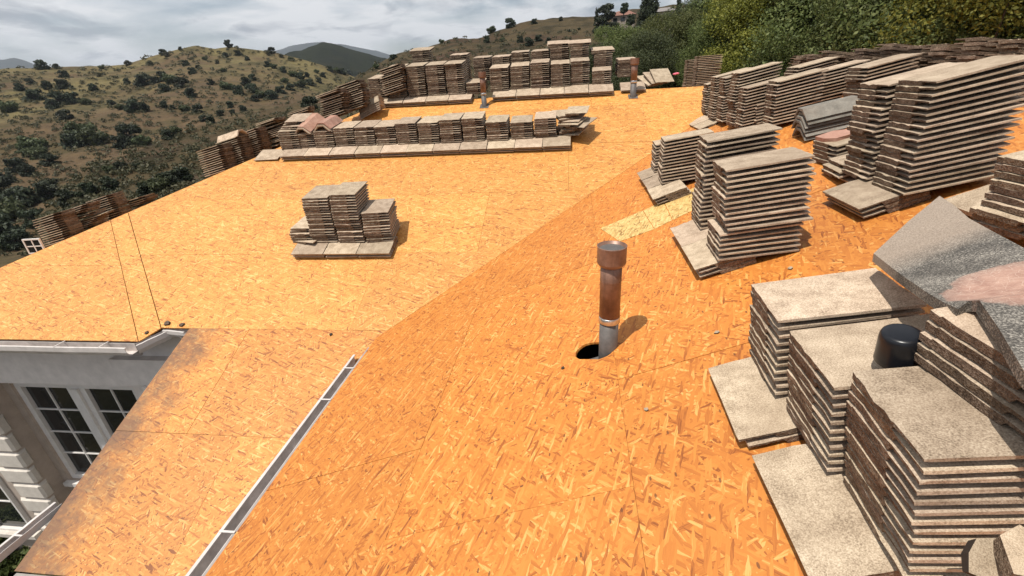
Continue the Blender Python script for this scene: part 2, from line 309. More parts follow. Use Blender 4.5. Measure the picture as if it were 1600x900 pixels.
class MB:
    def __init__(s): s.v = []; s.f = []; s.m = []
    def add(s, verts, faces, mi=0):
        b = len(s.v); s.v += [Vector(v) for v in verts]; s.f += [tuple(i + b for i in f) for f in faces]; s.m += [mi] * len(faces)
    def box(s, x0, x1, y0, y1, z0, z1, mw=None, mi=0):
        vs = [Vector((x, y, z)) for z in (z0, z1) for y in (y0, y1) for x in (x0, x1)]
        if mw is not None: vs = [mw @ v for v in vs]
        s.add(vs, [(0, 2, 3, 1), (4, 5, 7, 6), (0, 1, 5, 4), (2, 6, 7, 3), (0, 4, 6, 2), (1, 3, 7, 5)], mi)
    def lathe(s, prof, c=(0, 0, 0), n=28, mi=0):
        b = len(s.v); c = Vector(c)
        for r, z in prof:
            for k in range(n):
                a = 2 * math.pi * k / n; s.v.append(c + Vector((r * math.cos(a), r * math.sin(a), z)))
        for i in range(len(prof) - 1):
            for k in range(n):
                k2 = (k + 1) % n; s.f.append((b + i * n + k, b + i * n + k2, b + (i + 1) * n + k2, b + (i + 1) * n + k)); s.m.append(mi)
        s.f.append(tuple(b + k for k in reversed(range(n)))); s.m.append(mi)
        s.f.append(tuple(b + (len(prof) - 1) * n + k for k in range(n))); s.m.append(mi)
    def tube(s, pts, rads, n=7, mi=0):
        b = len(s.v); P = [Vector(p) for p in pts]
        for i, p in enumerate(P):
            d = (P[min(i + 1, len(P) - 1)] - P[max(i - 1, 0)]).normalized()
            a = d.orthogonal().normalized(); c = d.cross(a)
            for k in range(n):
                t = 2 * math.pi * k / n; s.v.append(p + (a * math.cos(t) + c * math.sin(t)) * rads[i])
        for i in range(len(P) - 1):
            for k in range(n):
                k2 = (k + 1) % n; s.f.append((b + i * n + k, b + i * n + k2, b + (i + 1) * n + k2, b + (i + 1) * n + k)); s.m.append(mi)
    def mesh(s, name, mats, smooth=False): return mesh_from(name, s.v, s.f, mats, s.m, smooth)
def clip(poly, a, b, c):
    """keep the part of POLY with a*x+b*y>=c"""
    out = []
    for i in range(len(poly)):
        p, q = poly[i], poly[(i + 1) % len(poly)]
        dp, dq = a * p[0] + b * p[1] - c, a * q[0] + b * q[1] - c
        if dp >= 0: out.append(p)
        if (dp >= 0) != (dq >= 0):
            t = dp / (dp - dq); out.append((p[0] + (q[0] - p[0]) * t, p[1] + (q[1] - p[1]) * t))
    return out
def area(p): return 0.5 * sum(p[i][0] * p[(i + 1) % len(p)][1] - p[(i + 1) % len(p)][0] * p[i][1] for i in range(len(p)))
def slab_mesh(name, poly, th, mats, hole=None):
    """POLY (counter-clockwise, 2D) as a slab with its top at z=0"""
    if area(poly) < 0: poly = poly[::-1]
    if hole is None:
        n = len(poly); vs = [(x, y, 0) for x, y in poly] + [(x, y, -th) for x, y in poly]
        fs = [tuple(range(n)), tuple(reversed(range(n, 2 * n)))] + [(i, i + n, (i + 1) % n + n, (i + 1) % n) for i in range(n)]
        return mesh_from(name, vs, fs, mats)
    loops = [poly, hole]; flat = [p for l in loops for p in l]; n = len(flat)
    tris = tessellate_polygon([[Vector((x, y, 0)) for x, y in l] for l in loops])
    vs = [(x, y, 0) for x, y in flat] + [(x, y, -th) for x, y in flat]; fs = []
    for t in tris:
        a, b, c = [Vector((*flat[i], 0)) for i in t]
        t = t if (b - a).cross(c - a).z > 0 else t[::-1]
        fs.append(tuple(t)); fs.append(tuple(i + n for i in reversed(t)))
    base = 0
    for l in loops:
        k = len(l)
        for i in range(k): fs.append((base + i, base + i + n, base + (i + 1) % k + n, base + (i + 1) % k))
        base += k
    me = mesh_from(name, vs, fs, mats); bm = bmesh.new(); bm.from_mesh(me); bmesh.ops.recalc_face_normals(bm, faces=bm.faces); bm.to_mesh(me); bm.free(); return me

# frames: local x = to the right when facing up the slope, local y = up the slope, local z = normal
FA = Matrix(((1, 0, 0, 0), (0, CO, -SI, 0), (0, SI, CO, CA), (0, 0, 0, 1)))
FB = Matrix(((0, CO, -SI, 0), (-1, 0, 0, 0), (0, SI, CO, -SB), (0, 0, 0, 1)))
FD = FB.copy(); FD[2][3] = CA + T * HIPK

# ------------------------------------------------------------------ the house
house = thing('house', 'two storey stucco house with its roof stripped to bare boards', 'house')
roof = obj('roof', None, house); roof['label'] = 'stripped roof of bare orange strand boards'
TH = 0.014; GAP = 0.0027
def panel(poly, frame, mat, name='osb_panel', hole=None, jig=True):
    if len(poly) < 3 or abs(area(poly)) < 0.004: return
    me = slab_mesh(name, poly, TH, [M[mat]], hole)
    mw = frame @ Matrix.Translation((0, 0, rng.uniform(-0.0015, 0.0012) if jig else 0))
    return obj(name, me, roof, mw)
def tile_region(convex, frame, mat, xs_rows, y0, rowh, length, starts, flip=None):
    """cut a convex polygon (frame coordinates) into staggered panels"""
    ymax = max(p[1] for p in convex); k = 0; y = y0
    xmin = min(p[0] for p in convex) - 3; xmax = max(p[0] for p in convex) + 3
    while y < ymax:
        x = starts[k % len(starts)]
        while x > xmin: x -= length
        while x < xmax:
            p = clip(convex, 1, 0, x + GAP / 2); p = clip(p, -1, 0, -(x + length - GAP / 2)) if p else p
            gy = GAP * (0.5 if mat == 'osb_b' else 1.0)
            p = clip(p, 0, 1, y + gy / 2) if p else p; p = clip(p, 0, -1, -(y + rowh - gy / 2)) if p else p
            if p and len(p) >= 3:
                hole = None
                if flip and flip[0](p): hole = flip[1]
                panel(p, frame, mat, hole=hole)
            x += length
        y += rowh; k += 1
yl = lambda y: y / CO                            # plan distance to distance along the slope
W8, W4 = 2.44, 1.22
# upper slope (faces the camera), its left end and the filled old valley strip
A1 = [(-9.5, yl(4.01)), (3.4, yl(4.01)), (3.4, yl(YR)), (-9.5, yl(YR))]
A1 = clip(A1, 1, 0, -20)
def cut_lines(poly, lines):
    for a, b, c in lines: poly = clip(poly, a, b, c)
    return poly
hip_l = (1, -CO, -HIPK + 0.006)                 # right of the hip
val_l = (-1, CO, 5.9411 + 0.004)                # left of the valley
A1 = cut_lines(A1, [hip_l, val_l, (1, CO, -0.582)])
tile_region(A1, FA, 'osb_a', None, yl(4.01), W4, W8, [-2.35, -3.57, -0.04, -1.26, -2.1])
ST = cut_lines([(-9, yl(3.83)), (-4, yl(3.83)), (-4, yl(9)), (-9, yl(9))], [hip_l, (-1, -CO, 0.594), (1, CO, -0.912)])
ST = clip(ST, -0.18, 0.15 * CO, 1.4286)
panel(ST, FA, 'osb_a')
AL = cut_lines([(-9.5, yl(3.83)), (-4, yl(3.83)), (-4, yl(9)), (-9.5, yl(9))], [hip_l, (-1, -CO, 0.922)])
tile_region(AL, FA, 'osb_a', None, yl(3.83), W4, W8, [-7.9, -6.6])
# the lower slope, running on under the front wing
CC = [(-4.26, yl(1.80)), (-1.7, yl(1.80)), (-1.7, yl(4.01)), (-4.24, yl(4.01))]
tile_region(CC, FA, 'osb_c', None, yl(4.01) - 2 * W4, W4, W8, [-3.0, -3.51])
# the front wing slope (faces left), frame x = -y
hole_c = [(-2.470, 0.105 / CO), (-2.432, 0.232 / CO)]
def slot(c0, c1, r, n=10):
    d = math.atan2(c1[1] - c0[1], c1[0] - c0[0]); out = []
    for k in range(n + 1): a = d + math.pi / 2 + math.pi * k / n; out.append((c0[0] + r * math.cos(a), c0[1] + r * math.sin(a)))
    for k in range(n + 1): a = d - math.pi / 2 + math.pi * k / n; out.append((c1[0] + r * math.cos(a), c1[1] + r * math.sin(a)))
    return out
HOLE = [(x + rng.uniform(-.004, .004), y + rng.uniform(-.004, .004)) for x, y in slot(hole_c[0], (hole_c[1][0], hole_c[1][1] - 0.06), 0.086)]
BB = [(1.6, yl(XE)), (1.6, yl(XR)), (-9.06, yl(XR)), (-3.87, yl(XE))]
inside = lambda p: min(q[0] for q in p) < -2.6 and max(q[0] for q in p) > -2.3 and min(q[1] for q in p) < 0.0 and max(q[1] for q in p) > 0.2
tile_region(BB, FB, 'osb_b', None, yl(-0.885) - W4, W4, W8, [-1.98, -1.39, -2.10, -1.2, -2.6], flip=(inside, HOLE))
# far slopes behind the ridges and beyond the hip
def quad_part(name, pts, mat, parent=roof):
    v = [Vector(p) for p in pts]; n = (v[1] - v[0]).cross(v[2] - v[0]).normalized()
    vs = v + [p - n * 0.02 for p in v]; k = len(v)
    fs = [tuple(range(k)), tuple(reversed(range(k, 2 * k)))] + [(i, i + k, (i + 1) % k + k, (i + 1) % k) for i in range(k)]
    return obj(name, mesh_from(name, vs, fs, [M[mat]]), parent)
HRX = YR - HIPK                                # hip meets the ridge
xe = 3.83 - HIPK
DD = [(-(YR + HRX - xe), yl(xe)), (-3.83, yl(xe)), (-YR, yl(HRX))]
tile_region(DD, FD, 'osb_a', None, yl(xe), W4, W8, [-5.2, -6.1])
dd_ = HRX - xe
quad_part('back_slope', [(XR, YR + 0.01, zA(YR)), (XR + dd_, YR + dd_, zA(YR) - dd_ * T), (HRX - dd_, YR + dd_, zA(YR) - dd_ * T), (HRX, YR + 0.01, zA(YR))], 'osb_a')
quad_part('side_slope', [(XR + 0.01, -1.6, zB(XR)), (XR + 0.01, YR, zB(XR)), (XR + 6, YR + 6, zB(XR) - 6 * T), (XR + 6, -1.6, zB(XR) - 6 * T)], 'osb_b')

# dark sheet whose colour stands for the unlit attic, outer walls, soffits
mb = MB(); mb.box(-8.2, 8.2, 4.75, 14, -3.05, -2.95); mb.box(-1.6, 8.2, -1.5, 4.75, -2.95, -2.85); obj('attic_dark_sheet', mb.mesh('attic_dark_sheet', [M['dark']]), house)
def wallbox(name, x0, x1, y0, y1, z0, z1, mat, parent=house):
    mb = MB(); mb.box(x0, x1, y0, y1, z0, z1); return obj(name, mb.mesh(name, [M[mat]]), parent)
YW, YF, YP = 4.40, 4.20, 4.12
XPIER = -7.96
# window bay wall: built round the opening
wz0, wz1 = -5.445, -3.575
wx0, wx1 = -7.835, -5.875
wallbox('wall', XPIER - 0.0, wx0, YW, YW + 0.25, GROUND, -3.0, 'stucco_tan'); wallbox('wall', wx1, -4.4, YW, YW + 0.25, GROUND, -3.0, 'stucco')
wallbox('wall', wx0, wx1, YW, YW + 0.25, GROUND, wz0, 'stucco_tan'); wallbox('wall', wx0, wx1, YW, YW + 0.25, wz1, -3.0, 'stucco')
fz = wallbox('frieze', -8.6, -4.42, YF, YW - 0.002, -3.41, -2.58, 'stucco')
wallbox('cornice_block', -5.62, -4.80, YF - 0.10, YF - 0.002, -3.30, -2.92, 'stucco'); wallbox('cornice_block', -5.30, -4.80, YF - 0.13, YF - 0.004, -3.42, -3.306, 'stucco')
wallbox('soffit', -8.8, -4.8, 3.86, YF + 0.2, -2.60, -2.585, 'fascia')
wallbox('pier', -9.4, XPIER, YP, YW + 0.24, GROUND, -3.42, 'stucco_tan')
wallbox('side_wall', -1.75, -1.6, -1.4, 4.2, -3.6, -2.46, 'stucco')
wallbox('lower_front_wall', -3.9, -1.6, 1.95, 2.1, GROUND, -3.30, 'stucco')
mb = MB(); vs = [(x, y, z) for x in (-4.05, -3.9) for y, z in ((1.95, GROUND), (4.39, GROUND), (4.39, zA(4.39) - 0.09), (1.95, zA(1.95) - 0.09))]
mb.add(vs, [(0, 3, 2, 1), (4, 5, 6, 7), (0, 1, 5, 4), (1, 2, 6, 5), (2, 3, 7, 6), (3, 0, 4, 7)]); obj('lower_wall', mb.mesh('lower_wall', [M['stucco']]), house)
# quoins on the pier corner
zq = -3.66; k = 0
while zq > GROUND + 0.1:
    w = 0.50 if k % 2 == 0 else 0.44; h = 0.285
    mb = MB(); x0, x1, y0, y1, z0, z1 = XPIER - w, XPIER + 0.035, YP - 0.035, YP + (0.11 if k % 2 else 0.085), zq - h, zq
    bv = 0.03
    vs = [(x0, YP, z0), (x1 - 0.034, YP, z0), (x1 - 0.034, YP, z1), (x0, YP, z1), (x0 + bv, y0, z0 + bv), (x1 - bv, y0, z0 + bv), (x1 - bv, y0, z1 - bv), (x0 + bv, y0, z1 - bv),
          (x1, y0 + bv, z0 + bv), (x1, y0 + bv, z1 - bv), (x1, y1 - bv, z0 + bv), (x1, y1 - bv, z1 - bv), (XPIER, y1, z0), (XPIER, y1, z1)]
    fs = [(4, 5, 6, 7), (0, 1, 5, 4), (7, 6, 2, 3), (0, 4, 7, 3), (5, 8, 9, 6), (8, 10, 11, 9), (10, 12, 13, 11), (1, 12, 10, 8, 5), (6, 9, 11, 13, 2)]
    mb.add(vs, fs); obj('quoin', mb.mesh('quoin', [M['quoin']]), house); zq -= h + 0.03; k += 1
# windows
def window(x0, x1, z0, z1, y, cols, rows, mull=None, fw=0.07, parent=house):
    w = obj('window', None, parent)
    mb = MB(); d0, d1 = y - 0.02, y + 0.06
    mb.box(x0, x1, d0, d1, z1 - fw, z1); mb.box(x0, x1, d0, d1, z0, z0 + fw); mb.box(x0, x0 + fw, d0, d1, z0 + fw, z1 - fw); mb.box(x1 - fw, x1, d0, d1, z0 + fw, z1 - fw)
    obj('frame', mb.mesh('frame', [M['white']]), w)
    bays = [(x0 + fw, x1 - fw)]
    if mull:
        mb = MB(); mb.box(mull[0], mull[1], d0 + 0.004, d1 - 0.004, z0 + fw + 0.001, z1 - fw - 0.001); mb.box(mull[0] + 0.09, mull[1] - 0.09, d0 - 0.03, d0 + 0.002, z0 + fw, z1 - fw); obj('mullion', mb.mesh('mullion', [M['white']]), w)
        bays = [(x0 + fw, mull[0]), (mull[1], x1 - fw)]
    for a, b in bays:
        pw = (b - a) / cols; ph = (z1 - z0 - 2 * fw) / rows
        for i in range(cols):
            for j in range(rows):
                mb = MB(); mb.box(a + i * pw + 0.012, a + (i + 1) * pw - 0.012, y + 0.026 + 0.001 * rng.random(), y + 0.034, z0 + fw + j * ph + 0.012, z0 + fw + (j + 1) * ph - 0.012); obj('pane', mb.mesh('pane', [M['glass']]), w)
        for i in range(1, cols): mb = MB(); mb.box(a + i * pw - 0.009, a + i * pw + 0.009, y + 0.008, y + 0.032, z0 + fw, z1 - fw); obj('muntin', mb.mesh('muntin', [M['white']]), w)
        for j in range(1, rows): mb = MB(); mb.box(a, b, y + 0.010, y + 0.031, z0 + fw + j * ph - 0.009, z0 + fw + j * ph + 0.009); obj('muntin', mb.mesh('muntin', [M['white']]), w)
        mb = MB(); mb.box(a, b, y + 0.036, y + 0.05, z0 + fw, z1 - fw); obj('backing', mb.mesh('backing', [M['dark']]), w)
    return w
window(wx0, wx1, wz0, wz1, YW + 0.06, 2, 4, mull=(-7.0, -6.71), fw=0.085)
wallbox('window_sill', wx0 - 0.06, wx1 + 0.06, YW - 0.07, YW + 0.04, wz0 - 0.07, wz0 - 0.002, 'white')
window(XPIER - 1.35, XPIER - 0.62, -6.3, -5.0, YP - 0.03, 1, 2, fw=0.035)
wallbox('window_sill', XPIER - 1.42, XPIER - 0.55, YP - 0.12, YP - 0.003, -6.38, -6.303, 'quoin')

# gutters: an open trough along a line
def gutter(p0, p1, side, name='gutter', w=0.125, h=0.10, straps=0, first=0.1, up=Vector((0, 0, 1)), strap_at=None):
    """trough from P0 to P1 (top edge at the roof side), SIDE = horizontal unit vector pointing away from the roof"""
    p0, p1, s = Vector(p0), Vector(p1), Vector(side)
    prof = [(0, 0), (0, -h), (w * 0.72, -h), (w, -h * 0.45), (w, 0.012), (w - 0.022, 0.012), (w - 0.022, 0.004), (w - 0.006, -0.004), (w - 0.006, -h * 0.42), (w * 0.70, -h + 0.004), (0.004, -h + 0.004), (0.004, 0)]
    n = len(prof); segs = 12; vs = []; fs = []; ms = []
    for i in range(segs + 1):
        c = p0.lerp(p1, i / segs) + up * rng.uniform(-0.002, 0.002)
        for a, z in prof: vs.append(c + s * a + up * z)
    for i in range(segs):
        for k in range(n):
            k2 = (k + 1) % n; fs.append((i * n + k, (i + 1) * n + k, (i + 1) * n + k2, i * n + k2)); ms.append(1 if 7 <= k <= 10 else 0)
    fs += [tuple(range(n)), tuple(segs * n + k for k in reversed(range(n)))]; ms += [0, 0]
    me = mesh_from(name, vs, fs, [M['gutter'], M['gutter_in']], ms); bm = bmesh.new(); bm.from_mesh(me); bmesh.ops.recalc_face_normals(bm, faces=bm.faces); bm.to_mesh(me); bm.free()
    g = obj(name, me, house); d = (p1 - p0).normalized()
    for q in (strap_at or []):
        c = p0.lerp(p1, q); m = MB(); mw = Matrix(((d.x, s.x, up.x, c.x), (d.y, s.y, up.y, c.y), (d.z, s.z, up.z, c.z), (0, 0, 0, 1)))
        m.box(-0.007, 0.007, -0.02, w - 0.004, 0.0125, 0.0165, mw); obj('strap', m.mesh('strap', [M['gutter']]), g)
    return g
zb = zB(XE)
gutter((XE - 0.006, 3.66, zb - 0.028), (XE - 0.006, -1.5, zb - 0.028), (-1, 0, 0), w=0.09, strap_at=[0.045, 0.135, 0.38])
wallbox('fascia_board', XE + 0.002, XE + 0.03, -1.5, 3.80, zb - 0.19, zb - 0.02, 'fascia')
za_ = zA(3.83)
gutter((-8.95, 3.824, za_ - 0.024), (-4.80, 3.824, za_ - 0.024), (0, -1, 0), strap_at=[0.3, 0.56, 0.785, 0.92])
wallbox('fascia_board', -8.8, -4.80, 3.836, 3.862, za_ - 0.19, za_ - 0.03, 'fascia')
sd = Vector((0.75, -0.66, 0)).normalized()
gutter((-4.795, 3.83, za_ - 0.024), (-4.56, 4.06, zA(4.01) - 0.03), sd, w=0.11)
gutter((-4.56, 4.058, zA(4.01) - 0.022), (-4.28, 4.035, zA(4.01) - 0.03), (0.08, -1, 0), w=0.09, h=0.07)
zc = zA(2.28)
gutter((-4.30, 2.28, zc - 0.03), (-4.36, 1.55, zc - 0.05), (-1, 0, 0), w=0.07, h=0.06, strap_at=[0.42])
wallbox('fascia_board', -4.24, -1.8, 1.772, 1.796, zA(1.8) - 0.16, zA(1.8) - 0.014, 'fascia')
# D-side eave gutter with its white lip
gutter((xe - 0.006, 10.5, zD(xe) - 0.02), (xe - 0.006, 5.6, zD(xe) - 0.02), (-1, 0, 0), w=0.16)
# pale new boards let into the front slope
pc = [onB(938, 357, 0.006), onB(1004, 329, 0.006), onB(1022, 358, 0.006), onB(968, 377, 0.006)]
pq = [onB(1005, 329, 0.006), onB(1036, 314, 0.006), onB(1050, 344, 0.006), onB(1023, 357.5, 0.006)]
pr = [onB(1037, 313.5, 0.006), onB(1090, 291, 0.006), onB(1104, 318, 0.006), onB(1051, 343.5, 0.006)]
for pts in (pc, pq, pr):
    inv = FB.inverted(); poly = [((inv @ p).x, (inv @ p).y) for p in pts]
    me = slab_mesh('patch_board', poly[::-1], 0.006, [M['osb_n']]); obj('patch_board', me, roof, FB @ Matrix.Translation((0, 0, 0.0062)))

# ------------------------------------------------------------------ tiles
TL, TW, TT, SP = 0.42, 0.33, 0.029, 0.0325
def make_tile_mesh(seed, chip=0.0018, broken=None):
    r = random.Random(seed)
    ws = [0.0, 0.030, 0.034, 0.07, 0.10, 0.13, 0.17, TW - 0.125, TW - 0.115, TW - 0.050, TW]
    top = [TT - 0.003, TT - 0.003, TT] + [TT] * 8
    bot = [0.0] * 8 + [TT - 0.0105] * 3
    nl = [0.0, 0.016, TL * 0.5, TL - 0.016, TL]
    nw = len(ws); V = []; 
    j0 = [r.uniform(-chip, chip) for _ in ws]; j1 = [r.uniform(-chip, chip) * 0.7 for _ in ws]
    warp = r.uniform(-0.002, 0.002)
    for lay in (0, 1):
        for li, l in enumerate(nl):
            for wi, w in enumerate(ws):
                z = (top if lay else bot)[wi]; y = l; x = w
                if li == 0: y += j0[wi] + r.uniform(-1, 1) * chip * 0.5; z += (-abs(r.gauss(0, 0.0012)) if lay else abs(r.gauss(0, 0.0008)))
                if li == len(nl) - 1: y += j1[wi] + r.uniform(-1, 1) * chip * 0.4; z += (-abs(r.gauss(0, 0.0018)) if lay else abs(r.gauss(0, 0.001)))
                if lay and 2 < wi < nw - 1 and li == 0 and r.random() < 0.10: z -= r.uniform(0.003, 0.008)
                z += warp * (2 * l / TL - 1) ** 2; x += r.uniform(-0.0012, 0.0012)
                V.append((x, y, z))
    n = nw * len(nl); F = []; FM = []
    for li in range(len(nl) - 1):
        for wi in range(nw - 1):
            a = li * nw + wi
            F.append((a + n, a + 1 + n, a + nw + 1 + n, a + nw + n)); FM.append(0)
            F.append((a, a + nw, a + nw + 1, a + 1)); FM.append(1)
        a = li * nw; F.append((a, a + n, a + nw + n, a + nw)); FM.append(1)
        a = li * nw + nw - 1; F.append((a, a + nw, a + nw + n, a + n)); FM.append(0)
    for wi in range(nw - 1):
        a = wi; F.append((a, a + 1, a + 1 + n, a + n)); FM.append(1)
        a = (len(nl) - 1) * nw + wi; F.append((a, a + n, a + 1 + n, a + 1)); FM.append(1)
    return mesh_from('roof_tile', V, F, [M['tile'], M['tile_end']], FM)
TILES = [make_tile_mesh(100 + i) for i in range(26)]
def make_ridge_mesh(seed, mat='tile_dark'):
    r = random.Random(seed); ln = 0.42; th = 0.022
    prof = [(-0.155, 0.0), (-0.055, 0.095), (0.055, 0.095), (0.155, 0.0)]
    inner = [(-0.155 + 0.024, 0.0), (-0.048, 0.095 - th), (0.048, 0.095 - th), (0.155 - 0.024, 0.0)]
    V = []; k = 4
    for y in (0, 0.02, ln / 2, ln):
        for x, z in prof + inner: V.append((x, y + r.uniform(-0.003, 0.003), z + r.uniform(-0.001, 0.001)))
    F = []; m = 2 * k
    for i in range(3):
        b = i * m
        for j in range(k - 1):
            F.append((b + j, b + m + j, b + m + j + 1, b + j + 1)); F.append((b + k + j, b + k + j + 1, b + m + k + j + 1, b + m + k + j))
        F.append((b, b + k, b + m + k, b + m)); F.append((b + k - 1, b + m + k - 1, b + m + 2 * k - 1, b + 2 * k - 1))
    for b, s in ((0, 1), (3 * m, -1)):
        for j in range(k - 1):
            q = (b + j, b + j + 1, b + k + j + 1, b + k + j); F.append(q if s > 0 else q[::-1])
    me = mesh_from('ridge_tile', V, F, [M[mat]]); bm = bmesh.new(); bm.from_mesh(me); bmesh.ops.recalc_face_normals(bm, faces=bm.faces); bm.to_mesh(me); bm.free(); return me
RIDGES = [make_ridge_mesh(5), make_ridge_mesh(6, 'tile'), make_ridge_mesh(8, 'tile_red')]

SPEC = []                                      # every loose flat tile: (matrix, mesh, label, group, base?)
ORD = ['topmost', 'second', 'third', 'fourth', 'fifth', 'sixth', 'seventh', 'eighth', 'ninth', 'tenth', 'eleventh', 'twelfth', 'thirteenth', 'fourteenth', 'fifteenth', 'sixteenth', 'seventeenth', 'eighteenth', 'nineteenth', 'twentieth', 'lowest but few', 'lowest']
DIRS = {'A': (Vector((1, 0, 0)), Vector((0, 1, 0))), 'B': (Vector((0, -1, 0)), Vector((1, 0, 0))), 'D': (Vector((0, -1, 0)), Vector((1, 0, 0))), 'G': (Vector((0, 1, 0)), Vector((-1, 0, 0)))}
def basis(fr, tau, yaw=0.0):
    rt, up = DIRS[fr]; rt = Matrix.Rotation(yaw, 3, 'Z') @ rt; up = Matrix.Rotation(yaw, 3, 'Z') @ up
    y = up * math.cos(tau) + Vector((0, 0, 1)) * math.sin(tau); z = rt.cross(y)
    return Matrix(((rt.x, y.x, z.x, 0), (rt.y, y.y, z.y, 0), (rt.z, y.z, z.z, 0), (0, 0, 0, 1)))
def height_to(P, top_py):
    lo, hi = 0.0, 1.6
    for _ in range(40):
        m = (lo + hi) / 2
        if pix((P.x, P.y, P.z + m))[1] > top_py: lo = m
        else: hi = m
    return lo
def stack(fr, P, desc, n=None, top=None, tau=R(10), yaw=0.0, mess=0.006, ymess=0.026, group='tile stacks', lean=(0, 0), sx=1.0, sy=1.0, rot=False, sp=SP, zn=0.12):
    """a pile of tiles whose low left corner (seen looking up the slope) stands at P"""
    if fr == 'B' and sy == 1.0: sy = 1.12
    if n is None: n = max(2, int(round(height_to(P, top) / sp)))
    z = 0.0; run = 0.0
    for k in range(n):
        run = run * 0.6 + rng.gauss(0, mess * 0.6) * (4 if rng.random() < 0.07 else 1)
        b = basis(fr, tau + rng.gauss(0, 0.004), yaw + rng.gauss(0, ymess * 0.5))
        zd = Vector((0, 0, 1)).lerp(b.to_3x3() @ Vector((0, 0, 1)), zn)
        o = P + Vector((lean[0] * k, lean[1] * k, 0)) + zd * z + b.to_3x3() @ Vector((run * 0.6, run + rng.gauss(0, mess * 0.5), 0))
        m = Matrix.Translation(o) @ b @ (Matrix.Translation((0, TW, 0)) @ Matrix.Rotation(-math.pi / 2, 4, 'Z') if rot else Matrix.Identity(4)) @ Matrix.Diagonal((sx, sy, 1, 1))
        i = n - 1 - k
        lab = ('topmost concrete roof tile of ' if i == 0 else 'roof tile, %s from top of ' % ORD[min(i, len(ORD) - 1)]) + desc
        SPEC.append([m, rng.choice(TILES), lab, group]); z += sp * rng.uniform(0.985, 1.02) / math.cos(tau)
    return P + Vector((0, 0, z)), n
def base(fr, P, count, layers, desc, pitch=0.425, frame=None, group='tiles laid flat under the stacks', yaw=0.0, sc=1.0):
    """flat tiles lying crosswise on the boards; P = their low left corner on the boards"""
    fm = {'A': FA, 'B': FB, 'D': FD}[fr].to_3x3().to_4x4(); rt = DIRS[fr][0]
    for k in range(count):
        for l in range(layers):
            # tile length runs to the right: rotate the tile -90 deg in the plane
            m = Matrix.Translation(P + (fm.to_3x3() @ Vector((0, 0, 1))) * (0.003 + l * (SP - 0.001))) @ fm @ Matrix.Rotation(yaw, 4, 'Z') @ Matrix.Translation((k * pitch + rng.uniform(-.004, .004), (0.022 if l < layers - 1 else 0.0) * rng.uniform(0.5, 1.2), 0)) @ Matrix.Translation((0, TW * sc, 0)) @ Matrix.Rotation(-math.pi / 2, 4, 'Z') @ Matrix.Rotation(rng.gauss(0, 0.006), 4, 'Z') @ Matrix.Diagonal((sc, sc, 1, 1))
            lay = 'top' if l == layers - 1 else ('bottom' if l == 0 else 'middle')
            which = ('only ' if count == 1 else ORD[k].replace('topmost', 'first') + ' ') 
            lab = 'flat roof tile, %sin the %s layer under %s' % ('' if count == 1 else which, lay, desc)
            SPEC.append([m, rng.choice(TILES), lab, group])
LIFT = 0.095
# --- front wing, from the camera outwards
gB = 'stacks on the front slope'; gBase = 'tiles laid flat under the stacks'
base('B', onB(1112, 592), 1, 2, 'the stack behind the black cap', sc=1.12)
base('B', onB(1180, 728), 1, 2, 'the bottom right corner stack', sc=1.12)
stack('B', onB(1316, 752, 0.075), 'the bottom right corner stack', top=577, tau=R(10.5), yaw=R(-3), zn=0.9, mess=0.0035, ymess=0.012, group=gB)
stack('B', onB(1231, 640, 0.075), 'the stack bearing the black cap', top=516, tau=R(10.5), yaw=R(-1), zn=0.9, mess=0.0035, ymess=0.012, group=gB)
stack('B', onB(1173, 552, 0.075), 'the stack behind the black cap', top=440, tau=R(10.5), yaw=R(-2), zn=0.9, mess=0.0035, ymess=0.012, group=gB)
base('B', onB(1052, 372), 2, 3, 'the stacks beside the brown vent pipe', pitch=0.43, sc=1.05)
stack('B', onB(1104, 384, LIFT), 'the tall stack beside the brown vent pipe', top=250, tau=R(9), yaw=R(-2), group=gB, lean=(0.0, 0.0))
stack('B', onB(1080, 342, LIFT), 'the stack tucked behind the pipe-side stack', top=214, tau=R(9), yaw=R(-3), group=gB)
base('B', onB(999, 281), 3, 3, 'the low stack by the pale patch', pitch=0.43)
stack('B', onB(1028, 280, LIFT), 'the low stack by the pale patch', top=212, tau=R(9), yaw=R(-4), group=gB)
stack('B', onB(1024, 272, LIFT) + Vector((0.0, 0.34, 0)), 'the stack behind the low patch-side stack', n=10, tau=R(9), yaw=R(-2), group=gB)
# the two biggest stacks near the right edge
base('B', onB(1288, 318), 1, 3, 'the biggest stack near the right edge', sc=1.08)
base('B', onB(1284, 272), 1, 1, 'the stack left of the biggest one')
stack('B', onB(1362, 290, LIFT), 'the biggest stack near the right edge', top=128, tau=R(12.5), yaw=R(-1), group=gB)
stack('B', onB(1315, 270, LIFT), 'the stack left of the biggest one', top=128, tau=R(12.5), yaw=R(-1), group=gB)
stack('B', onB(1268, 250, 0.03), 'the short stack with a reddish top tile', n=5, tau=R(15), yaw=R(5), group=gB)
SHORT_TOP = SPEC[-1]
# stacks behind the ridge tile slab
stack('B', onB(1424, 562, 0.50), 'the stack under the broken ridge tile', n=5, tau=R(11), yaw=R(4), group=gB, sx=1.27, mess=0.004, ymess=0.014)
FR4 = SPEC[-1]
base('B', onB(1468, 330), 1, 2, 'the stack beyond the broken ridge tile', sc=1.15)
stack('B', onB(1513, 352, 0.10), 'the stack on the right edge beyond the ridge tile', top=242, tau=R(12), yaw=R(7), group=gB, sx=1.1, mess=0.014)
